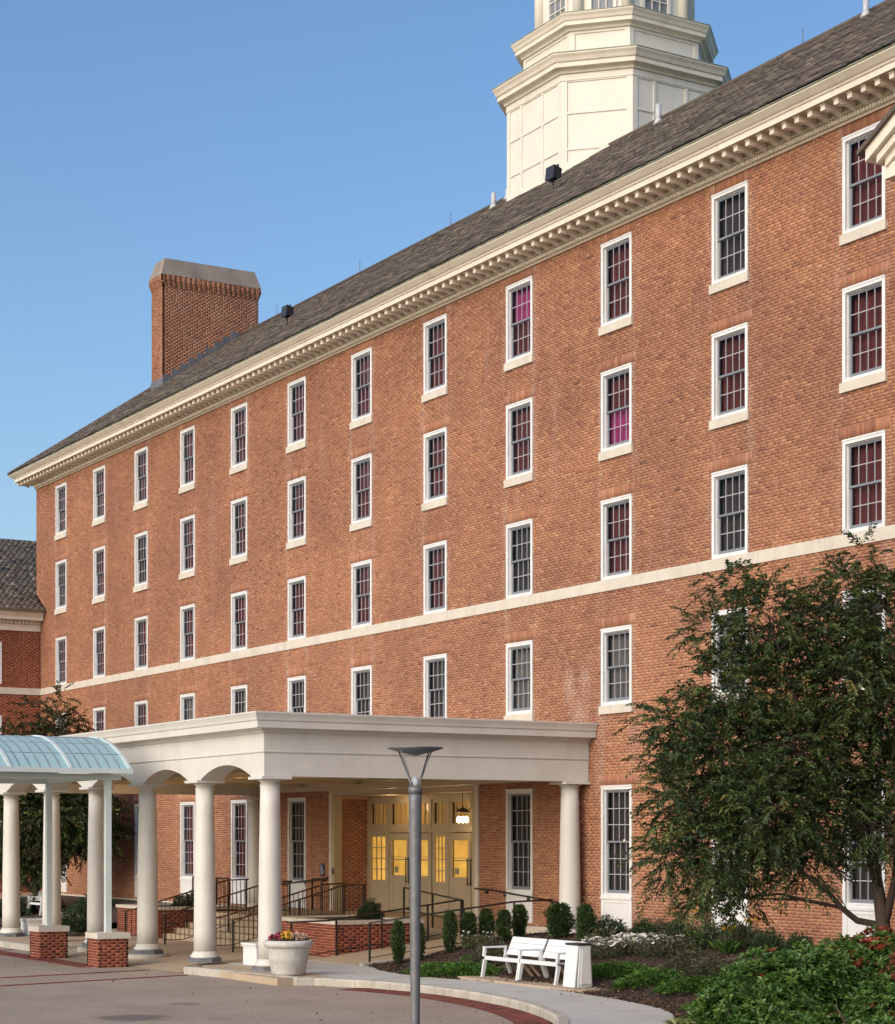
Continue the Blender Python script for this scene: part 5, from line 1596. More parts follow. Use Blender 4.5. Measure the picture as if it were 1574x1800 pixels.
for k, (px, sc, lab) in enumerate(((1070, 1.0, 'low dark round shrub under the white window panel, right of the last column'), (1133, .95, 'low dark round shrub right of the white window panel'), (1197, 1.05, 'low dark round shrub third from the last column along the wall'), (1248, .85, 'low dark shrub against the wall left of the second white panel'),
        (1300, 1.0, 'low dark shrub below the second white window panel'), (1352, .9, 'low dark shrub right of the second white window panel'), (1405, .8, 'low dark shrub at the wall foot, nearest the big bush'))):
    x = px_at(px, 26.3 - (k % 2) * .3); y = 26.3 - (k % 2) * .3
    put_shrub(RND[k % 3], x, y, bed_z(x, y) - .05, sc, sc, lab, 'round_shrub', group='dark round shrubs along the wall', stem=False)
# feathery ground cover: prostrate shrubs
def spray_mesh(seed, r, h, n, mat, ll=.16, lw=.022):
    rng = np.random.default_rng(seed)
    a = rng.random(n) * 6.283; q = np.sqrt(rng.random(n)) * r
    edge = 1 + .25 * np.sin(a * 4 + seed) + .15 * np.sin(a * 7)
    P = np.c_[q * np.cos(a) * edge * 1.5, q * np.sin(a) * edge, h * (1 - (q / r) ** 2) * rng.uniform(.25, 1, n)]
    D = unit(np.c_[np.cos(a), np.sin(a), np.full(n, .45)] + rng.normal(0, .5, (n, 3)))
    T = np.clip(rng.normal(.5, .24, n), 0, 1)
    V, F, T = leaves(P, D, ll, lw, T, rng, .2); return raw_mesh('foliage', V, F, T, mat)
JUN = [spray_mesh(80 + k, .62, .3, 3600, M['juniper'], .11, .026) for k in range(3)]
for k, (px, py, sc, lab) in enumerate(((768, 1708, .8, 'bright green ground-cover shrub just right of the lamp post'), (812, 1712, .95, 'bright green ground-cover shrub left of the white bench'), (845, 1700, .6, 'small bright green ground-cover shrub behind the left bench leg'),
        (1080, 1728, .9, 'feathery green ground-cover shrub beside the litter bin'), (1150, 1738, 1.0, 'feathery green ground-cover shrub below the white flowers'), (1220, 1748, .9, 'feathery green ground-cover shrub left of the big bush'), (1262, 1768, .9, 'feathery green ground-cover shrub against the big bush by the path end'))):
    x, y = at_px(px, py, .2); put_shrub(JUN[k % 3], x, y + .15, bed_z(x, y + .15) - .03, sc, sc, lab, 'ground_cover_shrub', group='bright green ground-cover shrubs', stem=False)
HERB = [spray_mesh(95 + k, .5, .5, 1400, M['herb'], .16, .018) for k in range(2)]
for k, (px, py, lab) in enumerate(((870, 1688, 'greyish herb clump behind the white bench'), (1065, 1690, 'greyish herb clump behind the litter bin'), (1150, 1680, 'greyish herb clump between round shrubs and white flowers'), (1210, 1716, 'greyish purple herb clump right of the white flowers'), (1180, 1700, 'greyish herb clump among the right white flowers'), (1260, 1690, 'greyish herb clump around the yellow lilies'), (1310, 1700, 'greyish herb clump between the lilies and the big bush'), (1255, 1725, 'purple-grey herb clump below the yellow lilies'))):
    x, y = at_px(px, py, .4); put_shrub(HERB[k % 2], x, y, bed_z(x, y) - .03, 1, 1, lab, 'herb_clump', 'plant', 'grey herb clumps in the bed', stem=False)
def daisies(px, py, label, seed, n=90, r=.5, mat='petal_white', name='daisy_clump', h=.4, flat=True, size=.042):
    rng = np.random.default_rng(seed); x, y = at_px(px, py, .35); z = bed_z(x, y)
    rt = thing(name, (x, y, z), label, 'flowers')
    V, F, T = [], [], []; off = 0; st = MB()
    Vl = []
    for k in range(n):
        a = rng.random() * 6.283; q = math.sqrt(rng.random()) * r
        cx, cy, cz = x + q * math.cos(a) * 1.3, y + q * math.sin(a), z + h * rng.uniform(.65, 1.05)
        m = 10; rr = size * rng.uniform(.7, 1.2); tx, ty = rng.normal(0, .35, 2)
        V.append((cx, cy, cz + .012))
        for i in range(m):
            aa = 6.283 * i / m; px_, py_ = rr * math.cos(aa), rr * math.sin(aa); V.append((cx + px_, cy + py_, cz + px_ * tx + py_ * ty))
        for i in range(m):
            F.append((off, off + 1 + i, off + 1 + (i + 1) % m)); T.append(rng.random())
        off += m + 1
        st.tube([(cx, cy, z - .02), (cx, cy, cz)], .004, 3)
    f = leaf_obj('flower_heads', np.array(V), np.array(F), T, M[mat], rt, (x, y, z)); f['kind'] = 'stuff'
    s = st.build('stems', M['herb'], rt); s['kind'] = 'stuff'
    P = np.c_[x + rng.normal(0, r * .6, 900) * 1.2, y + rng.normal(0, r * .5, 900), z + rng.uniform(0, h * .7, 900)]
    D = unit(rng.normal(0, .6, (900, 3)) + np.array([0, 0, 1]))
    V, F, T = leaves(P, D, .1, .018, rng.random(900) * .8, rng); f = leaf_obj('leaves', V, F, T, M['herb'], rt, (x, y, z)); f['kind'] = 'stuff'
daisies(1065, 1700, 'white daisies beside the litter bin', 1, 120, .5)
daisies(1115, 1700, 'white daisies in the middle of the flower patch', 2, 95, .45)
daisies(1160, 1704, 'white daisies at the right end of the flower patch', 3, 70, .45)
daisies(121, 1622, 'white flowers behind the left canopy pier', 4, 60, .7, size=.08)
daisies(838, 1680, 'sparse pale flowers among the shrubs left of the bench', 6, 16, .4, size=.03)
def lily(px, py, label, seed, n=5):
    rng = np.random.default_rng(seed); x, y = at_px(px, py, .4); z = bed_z(x, y)
    rt = thing('lily_plant', (x, y, z), label, 'flowers', None)
    P, D = [], []
    for k in range(60):
        a = rng.random() * 6.283; P.append((x + rng.normal(0, .08), y + rng.normal(0, .08), z)); D.append((math.cos(a) * .5, math.sin(a) * .5, 1))
    V, F, T = leaves(np.array(P), unit(np.array(D)), .5, .025, rng.random(60), rng, .35); f = leaf_obj('blades', V, F, T, M['juniper'], rt, (x, y, z)); f['kind'] = 'stuff'
    for k in range(n):
        fx, fy, fz = x + rng.normal(0, .16), y + rng.normal(0, .16), z + rng.uniform(.45, .8)
        st = MB(); st.tube([(x, y, z), (fx, fy, fz)], .006, 4); st.build('stem', M['yew'], rt)
        a = np.arange(6) * 1.047; d = unit(np.c_[np.cos(a), np.sin(a), np.full(6, .8)])
        V, F, T = leaves(np.tile([fx, fy, fz], (6, 1)), d, .13, .055, rng.random(6), rng); leaf_obj('flower', V, F, T, M['petal_yellow'], rt, (x, y, z))
lily(1246, 1692, 'yellow lily with two blooms left of the others', 1, 3); lily(1277, 1705, 'yellow lily with the brightest blooms, in front', 2, 5); lily(1322, 1693, 'yellow lily next to the big bush', 3, 2)
# mulch chips
rng = np.random.default_rng(77); n = 16000
xs_ = rng.uniform(-40, -21.5, n); ys_ = np.array([inner_y(x) for x in xs_]) + rng.random(n) ** 1.3 * 5.5
ok = ys_ < 27.2; xs_, ys_ = xs_[ok], ys_[ok]; n = len(xs_)
P = np.c_[xs_, ys_, [bed_z(x, y) + .012 for x, y in zip(xs_, ys_)]]
a = rng.random(n) * 6.283; D = unit(np.c_[np.cos(a), np.sin(a), rng.normal(0, .3, n)])
V, F, T = leaves(P, D, .08, .03, rng.random(n), rng); o = leaf_obj('mulch', V, F, T, M['mulch']); tag(o, kind='stuff')

nlf = 70
P = np.c_[rng.uniform(-46, -27, nlf), rng.uniform(15, 21.5, nlf), np.zeros(nlf)]
P[:, 2] = [.165 if (y > 19.8 and x > -38) or (-41.8 < x < -37.4 and y > 18.1) else .03 for x, y in P[:, :2]]
a = rng.random(nlf) * 6.283; D = unit(np.c_[np.cos(a), np.sin(a), np.zeros(nlf)])
V, F, T = leaves(P, D, .06, .03, rng.random(nlf), rng); o = leaf_obj('fallen_leaves', V, F, T, M['mulch']); tag(o, kind='stuff')

# the big bush in the right foreground and its neighbours: rosettes of glossy leaves
def rosette_bush(name, label, blobs, base, n_per, mat, seed, red=0.0, ll=.11, lw=.045, cat='bush'):
    rng = np.random.default_rng(seed); P, D, T = [], [], []
    rt = thing(name, base, label, cat)
    for (cx, cy, cz, rx, ry, rz) in blobs:
        n = int(n_per * rx * rz)
        d = unit(rng.normal(0, 1, (n, 3))); d[:, 2] = np.abs(d[:, 2]) * np.where(rng.random(n) < .3, -1, 1)
        d = unit(d)
        lump = 1 + .10 * np.sin(d[:, 0] * 7 + cx) * np.sin(d[:, 2] * 8) 
        rad = (.72 + .30 * rng.random(n)) * lump
        c = np.array([cx, cy, cz]) + d * rad[:, None] * np.array([rx, ry, rz])
        ax = unit(d * .8 + np.array([0, 0, .7]) + rng.normal(0, .25, (n, 3)))
        m = 9
        ref = unit(rng.normal(0, 1, (n, 3))); s1 = unit(np.cross(ax, ref)); s2 = np.cross(ax, s1)
        tr = np.where((rng.random(n) < red) & (c[:, 2] > cz), rng.uniform(.9, 1, n), np.clip(rng.normal(.42, .16, n), 0, .84))
        for k in range(m):
            aa = 2.4 * k; el = .15 + .1 * k
            dd = unit((s1 * math.cos(aa) + s2 * math.sin(aa)) + ax * el)
            P.append(c + dd * .008); D.append(dd); T.append(np.clip(tr + rng.normal(0, .05, n) * (tr < .88), 0, 1))
    P = np.concatenate(P); D = np.concatenate(D); T = np.concatenate(T)
    V, F, T = leaves(P, D, ll, lw, T, rng, .15); f = leaf_obj('foliage', V, F, T, mat, rt, base); f['kind'] = 'stuff'
    b = MB()
    for k in range(12):
        bl = blobs[k % len(blobs)]; b.tube([(base[0] + rng.normal(0, .2), base[1] + rng.normal(0, .2), base[2] - .1), (bl[0] + rng.normal(0, .3), bl[1] + rng.normal(0, .3), bl[2] + .3 * bl[5])], [.03, .01], 5)
    b.build('stems', M['bark'], rt)
def blob(px, py, D, rpx, rzpx):
    s = D / 3510; c = rv * ((px - 787) * s) + fv * D; z = 3.05 + (1474 - py) * s; return (c[0], c[1], z, rpx * s, rpx * s, rzpx * s)
B1 = [blob(1360, 1770, 27, 105, 95), blob(1290, 1790, 26.6, 70, 60), blob(1430, 1750, 27.3, 90, 85), blob(1390, 1840, 26.3, 120, 80)]
rosette_bush('photinia_bush', 'big bright green broadleaf bush in the right foreground beside the path end', B1, (B1[0][0], B1[0][1], .2), 2100, M['photinia'], 5, .004)
B2 = [blob(1490, 1715, 29, 80, 60), blob(1560, 1710, 29, 90, 70), blob(1440, 1735, 28.6, 60, 60), blob(1600, 1770, 28.6, 90, 90)]
rosette_bush('photinia_bush', 'broadleaf bush with red new shoots behind the big green bush', B2, (B2[0][0], B2[0][1], .2), 1900, M['photinia'], 6, .30)
B3 = [blob(1570, 1790, 25.5, 75, 75), blob(1640, 1780, 25.5, 80, 90), blob(1560, 1850, 25, 90, 60)]
rosette_bush('photinia_bush', 'green bush cut by the lower right corner of the frame', B3, (B3[0][0], B3[0][1], .2), 2200, M['photinia'], 7, .05)
# red shoots standing out of the second bush
rng = np.random.default_rng(3)
# variegated grass by the path end
for k, (px, py, lab) in enumerate(((1245, 1806, 'pale striped grass tuft at the path end'), (1205, 1808, 'small pale striped grass tuft at the kerb of the path end'))):
    x, y = at_px(px, py, .16); n = 420 if k == 0 else 60
    rt = thing('grass_tuft', (x, y, .15), lab, 'grass tuft')
    a = rng.random(n) * 6.283; P = np.c_[x + rng.normal(0, .12, n), y + rng.normal(0, .12, n), np.full(n, .14)]
    D = unit(np.c_[np.cos(a) * .9, np.sin(a) * .9, rng.uniform(.5, 1.6, n)]); V, F, T = leaves(P, D, .36, .014, rng.random(n), rng, .3)
    f = leaf_obj('blades', V, F, T, M['grassy'], rt, (x, y, .15)); f['kind'] = 'stuff'
# left background bushes
for k, (px, py, sc, lab) in enumerate(((122, 1625, 1.0, 'green bush behind the left pier'), (140, 1622, 1.3, 'dark hedge bush right of the left pier'), (25, 1600, 1.4, 'dark hedge bush behind the leftmost column'), (85, 1597, 1.3, 'dark hedge bush behind the left benches'), (155, 1603, 1.4, 'dark hedge bush at the end of the far bed'), (185, 1600, 1.3, 'dark hedge bush left of the steps'))):
    x, y = at_px(px, py, .5); put_shrub(RND[k % 3], x, y, .25, sc * 1.2, sc, lab, 'hedge_bush', 'bush', 'dark bushes in the far bed', stem=False)
for k, (x, y, lab, sc) in enumerate(((-44.6, 24.2, 'sparse bush in the brick planting box before the doors', .8), (-55.4, 23.6, 'small bush in the far brick planting box', .6), (-55.9, 24.2, 'second small bush in the far brick planting box', .7))):
    put_shrub(RND[k % 3], x, y, TOPZ - .05, sc, sc * 1.2, lab, 'planting_box_bush', 'bush', stem=False)

# ------------------------------------------------------------------ planter with pansies, white box
x, y = -38.14, 18.72
PL = thing('planter', (x, y, .16), 'round grey cast-stone planter in front of the corner column', 'planter')
b = MB(); b.lathe(x, y, [(.33, .16), (.36, .2), (.405, .45), (.412, .46), (.418, .49), (.42, .5), (.45, .72), (.46, .74)], 36); b.build('bowl', M['planter'], PL)
b = MB(); b.lathe(x, y, [(.46, .735), (.50, .75), (.53, .79), (.53, .85), (.50, .89), (.46, .895), (.44, .86), (.42, .8)], 36, caps=False); b.build('rim', M['planter'], PL)
b = MB(); b.lathe(x, y, [(.01, .84), (.43, .845)], 24, caps=False); b.build('soil', M['soil'], PL)
fl = thing('pansies', (x, y, .86), 'red, yellow and pink pansies in the round planter', 'flowers')
rng = np.random.default_rng(8); n = 1300
a = rng.random(n) * 6.283; q = np.sqrt(rng.random(n)) * .42; hh = .10 * (1 - (q / .46) ** 2) + .04
P = np.c_[x + q * np.cos(a), y + q * np.sin(a), .86 + hh * rng.random(n)]
V, F, T = leaves(P, unit(rng.normal(0, .7, (n, 3)) + np.array([0, 0, .8])), .06, .03, rng.random(n), rng); f = leaf_obj('leaves', V, F, T, M['yew'], fl, (x, y, .86)); f['kind'] = 'stuff'
V, F, T = [], [], []; off = 0
for k in range(210):
    a = rng.random() * 6.283; q = math.sqrt(rng.random()) * .43; cx, cy = x + q * math.cos(a), y + q * math.sin(a); cz = .86 + .12 * (1 - (q / .5) ** 2) + rng.uniform(.02, .07)
    side = (cx - x) * .51 + (cy - y) * .86; tn = (.12 if side < -.15 else .55 if side < .08 else .85) + rng.normal(0, .08)
    V.append((cx, cy, cz)); tx, ty = rng.normal(0, .8, 2)
    for i in range(8):
        aa = 6.283 * i / 8; p_, r_ = .03 * math.cos(aa), .03 * math.sin(aa); V.append((cx + p_, cy + r_, cz + p_ * tx + r_ * ty + .006))
    for i in range(8): F.append((off, off + 1 + i, off + 1 + (i + 1) % 8)); T.append(min(1, max(0, tn)))
    off += 9
f = leaf_obj('blooms', np.array(V), np.array(F), T, M['pansy'], fl, (x, y, .86)); f['kind'] = 'stuff'

for bx, by, lab in ((-41.5, 19.75, 'low white square box on the platform behind the corner column'), (-57.6, 19.9, 'low white square box behind the left pier of the canopy')):
    WB = thing('white_box', (bx, by, .15), lab, 'box')
    b = MB(); b.box(bx - .36, bx + .36, by - .36, by + .36, .155, .56); b.build('body', M['white'], WB)
    b = MB(); b.box(bx - .38, bx + .38, by - .38, by + .38, .565, .60); b.build('lid_rim', M['white'], WB)
    b = MB(); b.box(bx - .40, bx + .40, by - .40, by + .40, .61, .66); b.build('lid', M['white'], WB)

# ------------------------------------------------------------------ benches and litter bins
def bench(x0, y0, z, label, units=2, wdt=1.36):
    B = thing('bench', (x0 + wdt * units / 2, y0, z), label, 'bench', None)
    for u in range(units):
        a = x0 + u * wdt + .05; c = a + wdt - .08
        # seat: three boards
        for k in range(4):
            ya = y0 + .02 + k * .125
            b = MB(); b.hexa([(a, ya, z + .40 - k * .012), (c, ya, z + .40 - k * .012), (c, ya + .115, z + .39 - k * .012), (a, ya + .115, z + .39 - k * .012), (a, ya, z + .43 - k * .012), (c, ya, z + .43 - k * .012), (c, ya + .115, z + .42 - k * .012), (a, ya + .115, z + .42 - k * .012)])
            b.build('seat_board', M['bench'], B)
        for k in range(3):
            f0 = k / 3; f1 = (k + .96) / 3
            za, zb = z + .45 + .37 * f0, z + .45 + .37 * f1; ya, yb = y0 + .50 + .17 * f0, y0 + .50 + .17 * f1
            b = MB(); b.hexa([(a, ya, za), (c, ya, za), (c, ya + .03, za), (a, ya + .03, za), (a, yb, zb), (c, yb, zb), (c, yb + .03, zb), (a, yb + .03, zb)])
            b.build('back_board', M['bench'], B)
        b = MB(); b.box(a - .02, c + .02, y0 - .02, y0 + .02, z + .355, z + .435); b.build('seat_rail', M['bench'], B)
        b = MB(); b.bar((c - .25, y0 + .35, z + .37), (c - .12, y0 + .62, z + .0), .05, .05); b.bar((c - .5, y0 + .35, z + .37), (c - .42, y0 + .62, z + .0), .05, .05); b.build('rear_brace', M['wood'], B)
    for u in range(units + 1):
        xx = x0 + u * wdt + .01
        sides = [xx] if u in (0, units) else [xx - .03, xx + .035]
        for s in sides:
            b = MB(); b.hexa([(s - .025, y0 - .09, z), (s + .025, y0 - .09, z), (s + .025, y0 - .03, z), (s - .025, y0 - .03, z), (s - .025, y0 - .03, z + .36), (s + .025, y0 - .03, z + .36), (s + .025, y0 + .05, z + .36), (s - .025, y0 + .05, z + .36)]); b.build('leg', M['bench'], B)
            b = MB(); b.hexa([(s - .025, y0 + .62, z), (s + .025, y0 + .62, z), (s + .025, y0 + .68, z), (s - .025, y0 + .68, z), (s - .025, y0 + .46, z + .44), (s + .025, y0 + .46, z + .44), (s + .025, y0 + .54, z + .44), (s - .025, y0 + .54, z + .44)]); b.build('leg', M['bench'], B)
        b = MB(); b.bar((xx, y0 - .02, z + .42), (xx, y0 + .0, z + .60), .06, .05); b.bar((xx, y0 - .03, z + .61), (xx, y0 + .52, z + .61), .07, .035); b.bar((xx, y0 + .5, z + .42), (xx, y0 + .5, z + .60), .05, .04); b.build('armrest', M['bench'], B)
    return B
b = MB(); b.box(-35.5, -30.9, 21.32, 22.7, .05, .19); o = b.build('bench_pad', M['floor']); o['kind'] = 'structure'
bench(-35.13, 21.75, .19, 'white two-seat bench with three armrests beside the path')
def litter_bin(x, y, z, label):
    T_ = thing('litter_bin', (x, y, z), label, 'litter bin')
    w, h = .22, .80
    b = MB(); b.hexa([(x - w, y - .16, z), (x + w, y - .16, z), (x + w, y + .18, z), (x - w, y + .18, z), (x - w, y - .10, z + h), (x + w, y - .10, z + h), (x + w, y + .13, z + h), (x - w, y + .13, z + h)]); b.build('body', M['bench'], T_)
    b = MB()
    b.hexa([(x - w + .02, y - .23, z - .0), (x + w - .02, y - .23, z), (x + w - .02, y - .205, z), (x - w + .02, y - .205, z), (x - w + .02, y - .135, z + h), (x + w - .02, y - .135, z + h), (x + w - .02, y - .11, z + h), (x - w + .02, y - .11, z + h)]); b.build('front_door', M['bench'], T_)
    b = MB(); b.hexa([(x + w + .012, y - .11, z + .06), (x + w + .026, y - .11, z + .06), (x + w + .026, y + .14, z + .06), (x + w + .012, y + .14, z + .06), (x + w + .012, y - .07, z + h - .08), (x + w + .026, y - .07, z + h - .08), (x + w + .026, y + .10, z + h - .08), (x + w + .012, y + .10, z + h - .08)]); b.build('side_panel', M['white'], T_)
    b = MB(); b.box(x - w - .01, x + w + .01, y - .15, y + .15, z + h + .001, z + h + .04); b.build('lid', M['plastic'], T_)
litter_bin(-31.85, 21.85, .19, 'white tapered litter bin with dark lid at the right end of the bench')
bench(-69.9, 23.4, .36, 'white bench seen between the leftmost columns of the portico')


# ------------------------------------------------------------------ the tower on the roof
TX, TY = -49.53, 35.32
TW = thing('tower', (TX, TY, 21.5), 'cream panelled octagonal tower rising out of the slate roof', 'tower')
def octo(s):
    a, c = 1.46 * s, 2.92 * s
    # clockwise seen from above so that the outward side is the right of travel
    pts = [(-a, -c), (a, -c), (c, -a), (c, a), (a, c), (-a, c), (-c, a), (-c, -a)]
    return [(TX + p[0], TY + p[1]) for p in pts]
def prism(b, P, z0, z1):
    n = len(P); b.add([(p[0], p[1], z0) for p in P] + [(p[0], p[1], z1) for p in P], [(i, (i + 1) % n, n + (i + 1) % n, n + i) for i in range(n)] + [tuple(range(n - 1, -1, -1)), tuple(range(n, 2 * n))])
def tower_tier(name, s, z0, z1, cols_, rows_, st=.10, pr=.03):
    b = MB(); prism(b, octo(s), z0, z1); w = b.build(name, M['tower'], TW)
    P = octo(s)
    for i in range(8):
        p = np.array(P[i]); q = np.array(P[(i + 1) % 8]); Ln = np.linalg.norm(q - p); t = (q - p) / Ln; n_ = np.array([t[1], -t[0]])
        m = MB()
        def slab(u0, u1, za, zb):
            a_ = p + t * u0; c_ = p + t * u1; o_ = n_ * pr
            m.hexa([(*a_, za), (*c_, za), (*(c_ - n_ * .02), za), (*(a_ - n_ * .02), za), (*a_, zb), (*c_, zb), (*(c_ - n_ * .02), zb), (*(a_ - n_ * .02), zb)]) if False else \
            m.hexa([(*(a_ + o_), za), (*(c_ + o_), za), (*c_, za), (*a_, za), (*(a_ + o_), zb), (*(c_ + o_), zb), (*c_, zb), (*a_, zb)])
        fr = [cols_[i % 2]] if isinstance(cols_, int) else cols_[i % 2]
        e = .16 * s
        slab(-.012, e, z0, z1); slab(Ln - e, Ln + .012, z0, z1)
        us = [e] + [e + (Ln - 2 * e) * f for f in fr] + [Ln - e]
        for f in fr:
            u = e + (Ln - 2 * e) * f; slab(u - st / 2, u + st / 2, z0, z1)
        zs_ = [z0 + (z1 - z0) * f for f in rows_]
        for a_, c_ in zip(us[:-1], us[1:]):
            ua = a_ + (st / 2 if a_ != e else 0) + .001; uc = c_ - (st / 2 if c_ != Ln - e else 0) - .001
            slab(ua, uc, z1 - .2, z1 - .001)
            for zz in zs_: slab(ua, uc, zz - .035, zz + .035)
        m.build('panel_moulding', M['tower'], w, recalc=True)
    return w
tower_tier('lower_tier', 1.0, 20.6, 25.15, [[.24, .68], []], [.30, .53, .76])
OC = [(0, 0), (.10, 0), (.12, .06), (.16, .10), (.30, .12), (.30, .24), (.34, .27), (.38, .36), (.44, .44), (.44, .48), (.0, .62)]
def tcorn(s, z, k=1.0):
    b = MB(); b.sweep(octo(s), [(d * k, z + h * k) for d, h in OC], closed=True); b.build('tower_cornice', M['cream'], TW, recalc=True)
    b = MB(); b.sweep(octo(s), [(.445 * k, z + .48 * k), (.46 * k, z + .485 * k), (.46 * k, z + .505 * k), (-.3, z + .66 * k)], closed=True); b.build('lead_edge', M['copper'], TW, recalc=True)
b = MB(); b.sweep(octo(1.0), [(.035, 24.98), (.05, 24.99), (.05, 25.2), (.0, 25.22)], closed=True); b.build('band_moulding', M['tower'], TW, recalc=True)
tcorn(1.0, 25.18, 1.0)
tower_tier('middle_tier', .845, 25.5, 26.72, [[], []], [.16], .08)
tcorn(.845, 26.60, .88)
# belfry tier with arched windows, mostly above the frame
b = MB(); prism(b, octo(.70), 27.0, 30.6); up_ = b.build('belfry', M['tower'], TW)
P8 = octo(.70)
for i in range(8):
    p = np.array(P8[i]); q = np.array(P8[(i + 1) % 8]); Ln = np.linalg.norm(q - p); t = (q - p) / Ln; nn = np.array([t[1], -t[0]])
    cc = p
    b = MB(); b.lathe(cc[0] + 0, cc[1] + 0, [(.17, 27.0), (.17, 30.5)], 16); b.build('pilaster', M['tower'], up_)
    if i % 2 == 0 or True:
        hw = .42 if i % 2 == 0 else .32
        mid_ = (p + q) / 2
        def pt(u, o_, z): w_ = mid_ + t * u + nn * o_; return (w_[0], w_[1], z)
        f = MB()
        for (ua, uc, za, zb) in ((-hw - .1, -hw, 27.02, 30.1), (hw, hw + .1, 27.02, 30.1), (-hw, hw, 30.0, 30.1)):
            f.hexa([pt(ua, .07, za), pt(uc, .07, za), pt(uc, .001, za), pt(ua, .001, za), pt(ua, .07, zb), pt(uc, .07, zb), pt(uc, .001, zb), pt(ua, .001, zb)])
        for u in (-hw / 3, hw / 3): f.hexa([pt(u - .015, .045, 27.02), pt(u + .015, .045, 27.02), pt(u + .015, .02, 27.02), pt(u - .015, .02, 27.02), pt(u - .015, .045, 30.0), pt(u + .015, .045, 30.0), pt(u + .015, .02, 30.0), pt(u - .015, .02, 30.0)])
        for zz in np.arange(27.35, 30, .36): f.hexa([pt(-hw, .05, zz), pt(hw, .05, zz), pt(hw, .018, zz), pt(-hw, .018, zz), pt(-hw, .05, zz + .03), pt(hw, .05, zz + .03), pt(hw, .018, zz + .03), pt(-hw, .018, zz + .03)])
        wdw = f.build('belfry_window', M['tower'], up_, recalc=True)
        g = MB(); g.add([pt(-hw, .012, 27.02), pt(hw, .012, 27.02), pt(hw, .012, 30.0), pt(-hw, .012, 30.0)], [(0, 1, 2, 3)])
        gl = g.build('belfry_glass', M['sash'], up_)
tcorn(.70, 30.5, .8)
b = MB(); b.lathe(TX, TY, [(1.9, 30.9), (1.85, 31.4), (1.5, 32.2), (.9, 32.8), (.25, 33.1), (.2, 33.6), (.08, 34.4), (.02, 36)], 24); b.build('dome', M['copper'], TW)
# flashing boards where the lower tier meets the slope
b = MB()
xa, xc = TX - 1.46, TX + 1.46; yf = TY - 2.92
b.box(xa - .01, xc + .01, yf - .045, yf - .031, roof_z(yf) - .3, roof_z(yf) + .18)
b.hexa([(xc, yf - .05, roof_z(yf) - .3), (xc + 1.06, yf + 1.0, RZ - .3), (xc + 1.06, yf + 1.04, RZ - .3), (xc, yf, roof_z(yf) - .3), (xc, yf - .05, roof_z(yf) + .26), (xc + 1.06, yf + 1.0, RZ + .06), (xc + 1.06, yf + 1.04, RZ + .06), (xc, yf, roof_z(yf) + .26)])
b.build('flashing_board', M['tower'], TW, recalc=True)

# ------------------------------------------------------------------ lower wing at the far left
WG = thing('wing_building', (-83, 25, .5), 'lower brick wing with slate roof at the far left end of the long building', 'building')
wx = -78.75
b = MB(); holed_wall(b, 12, 27.39, .0, 11.6, [], lambda u, z: (wx - .009, u, z)); b.box(-90, wx - .01, 12, 45, 0, 11.6)
b.build('wall', M['mortar'], WG)
A = flemish(24.2, 27.38, .85, snap(11.55), [(24.0, 25.75, snap(9.3), snap(11.0)), (24.0, 25.75, snap(6.2), snap(8.0)), (24, 28, BELT[0], BELT[1])])
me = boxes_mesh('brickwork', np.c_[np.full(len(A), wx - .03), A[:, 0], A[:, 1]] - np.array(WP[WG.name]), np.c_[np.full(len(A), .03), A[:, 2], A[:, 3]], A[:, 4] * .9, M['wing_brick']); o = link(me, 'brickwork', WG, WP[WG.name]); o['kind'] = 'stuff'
b = MB(); b.box(wx - .05, wx + .035, 12, 27.36, BELT[0], BELT[1]); b.build('stone_belt', M['stone'], WG)
for za, zb in ((snap(9.3), snap(11.0)), (snap(6.2), snap(8.0)), (snap(2), snap(4.2))):
    b = MB()
    for (ya, yb, zc_, zd) in ((25.65, 25.75, za, zb), (24.5, 24.6, za, zb), (24.6, 25.65, zb - .1, zb), (24.6, 25.65, za, za + .08)): b.box(wx - .03, wx + .03, ya, yb, zc_, zd)
    w = b.build('window', M['white'], WG); g = MB(); g.box(wx - .02, wx - .0, 24.6, 25.65, za + .08, zb - .1); g.build('pane', M['curtain_dark'], w)
b = MB(); b.sweep([(wx, 12), (wx, 27.0), (wx, 27.36)], [(0, 11.5), (.06, 11.5), (.06, 11.78), (.12, 11.80), (.12, 11.9), (.42, 11.92), (.42, 12.05), (.46, 12.08), (.52, 12.2), (.56, 12.3), (.0, 12.3)]); 
b.build('cornice', M['cream'], WG, recalc=True)
nD = int(15 / .16); ysd = 12.2 + np.arange(nD) * .16
me = boxes_mesh('dentils', np.c_[np.full(nD, wx + .14), ysd, np.full(nD, 11.84)] - np.array(WP[WG.name]), np.tile([.08, .045, .06], (nD, 1)), np.full(nD, .5), M['cream']); o = link(me, 'dentils', WG, WP[WG.name]); o['kind'] = 'stuff'
b = MB()
b.add([(wx + .6, 12, 12.32), (wx + .6, 27.36, 12.32), (XL - .02, 27.36, 12.8), (XL - .02, 45, 12.8), (-84.0, 45, 16.0), (-84.0, 12, 16.0)], [(0, 1, 2, 3, 4, 5)])
b.add([(-84, 12, 16), (-84, 45, 16), (-89.3, 45, 12.3), (-89.3, 12, 12.3)], [(0, 1, 2, 3)])
b.build('roof', M['slate'], WG)
ln = math.hypot(5.85, 3.68); ux = np.array([-5.85 / ln, 0, 3.68 / ln]); nx_ = np.array([3.68 / ln, 0, 5.85 / ln])
Rw = np.array([[0, ux[0], nx_[0]], [1, 0, 0], [0, ux[2], nx_[2]]])
C, T = [], []
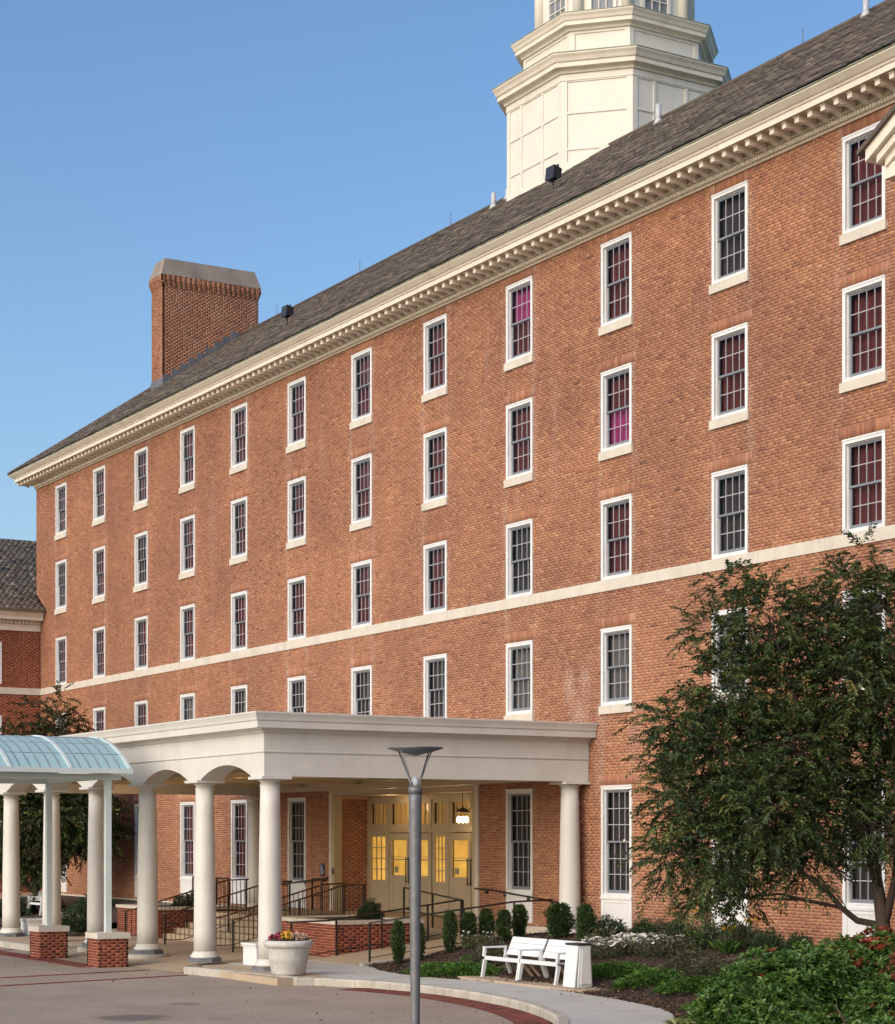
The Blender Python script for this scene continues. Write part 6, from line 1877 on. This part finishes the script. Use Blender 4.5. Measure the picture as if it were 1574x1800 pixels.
for r in range(int(ln / .2)):
    s = r * .2 + .1; base_p = np.array([wx + .62, 0, 12.33]) + ux * s
    yy = 22.5 + (r % 2) * .12; bt_ = RNG.normal(0, .06)
    lim = 27.3 if base_p[0] > XL - .05 else 36
    while yy < lim: C.append(base_p + np.array([0, yy, 0]) + nx_ * (.02 + RNG.random() * .012)); T.append(min(1, max(0, RNG.normal(.5, .2) + bt_))); yy += .24
me = boxes_mesh('slates', np.array(C) - np.array(WP[WG.name]), np.tile([.1175, .13, .007], (len(C), 1)), T, M['slate'], Rw); o = link(me, 'slates', WG, WP[WG.name]); o['kind'] = 'stuff'
b = MB(); b.tube([(wx + .66, 12, 12.30), (wx + .66, 27.36, 12.30)], .07, 8); b.build('gutter', M['copper'], WG)

# ------------------------------------------------------------------ gabled pavilion cut by the right edge
PV = thing('gabled_pavilion', (-20, 25.6, .8), 'white-corniced gable corner of a projecting pavilion at the right edge', 'building')
gx0, gx1, gy = -27.38, -13.0, 25.0; gz = 14.90
ap = ((gx0 + gx1) / 2, gz + .3 + .56 * (gx1 - gx0) / 2)
b = MB(); b.box(-25.9, -14.1, 25.6, YW + 1, .8, gz - .2); b.build('wall', M['far_brick'], PV)
b = MB()
b.box(gx0 + .35, gx1 - .35, gy + .25, YW - .1, gz + .08, gz + .34)
b.box(gx0 + .7, gx1 - .7, gy + .35, YW - .1, gz - .0, gz + .078)
b.box(gx0 + 1.1, gx1 - 1.1, gy + .5, YW - .1, gz - .2, gz - .002)
b.build('entablature', M['cream'], PV)
b = MB(); b.add([(gx0 + .5, gy + .28, gz + .34), (gx1 - .5, gy + .28, gz + .34), (ap[0], gy + .28, ap[1] - .1)], [(0, 1, 2)]); b.build('tympanum', M['cream'], PV)
def rake(b, za, th, y0, y1, inx):
    p = np.array([gx0 + inx, gz + za]); m = .56
    q = np.array([ap[0], p[1] + m * (ap[0] - p[0])])
    b.hexa([(p[0], y0, p[1]), (q[0], y0, q[1]), (q[0], y1, q[1]), (p[0], y1, p[1]), (p[0], y0, p[1] + th), (q[0], y0, q[1] + th), (q[0], y1, q[1] + th), (p[0], y1, p[1] + th)])
    p2 = np.array([gx1 - inx, gz + za])
    b.hexa([(q[0], y0, q[1]), (p2[0], y0, p2[1]), (p2[0], y1, p2[1]), (q[0], y1, q[1]), (q[0], y0, q[1] + th), (p2[0], y0, p2[1] + th), (p2[0], y1, p2[1] + th), (q[0], y1, q[1] + th)])
b = MB(); rake(b, .28, .16, gy + .2, YW + .5, .42); rake(b, .36, .14, gy + .1, YW + .5, .30); rake(b, .42, .22, gy + .0, YW + .5, .12)
b.build('raking_cornice', M['cream'], PV)
b = MB(); rake(b, .56, .09, gy - .08, YW + 6, -.02); b.build('roof', M['slate'], PV)

print('objects', len(bpy.data.objects))
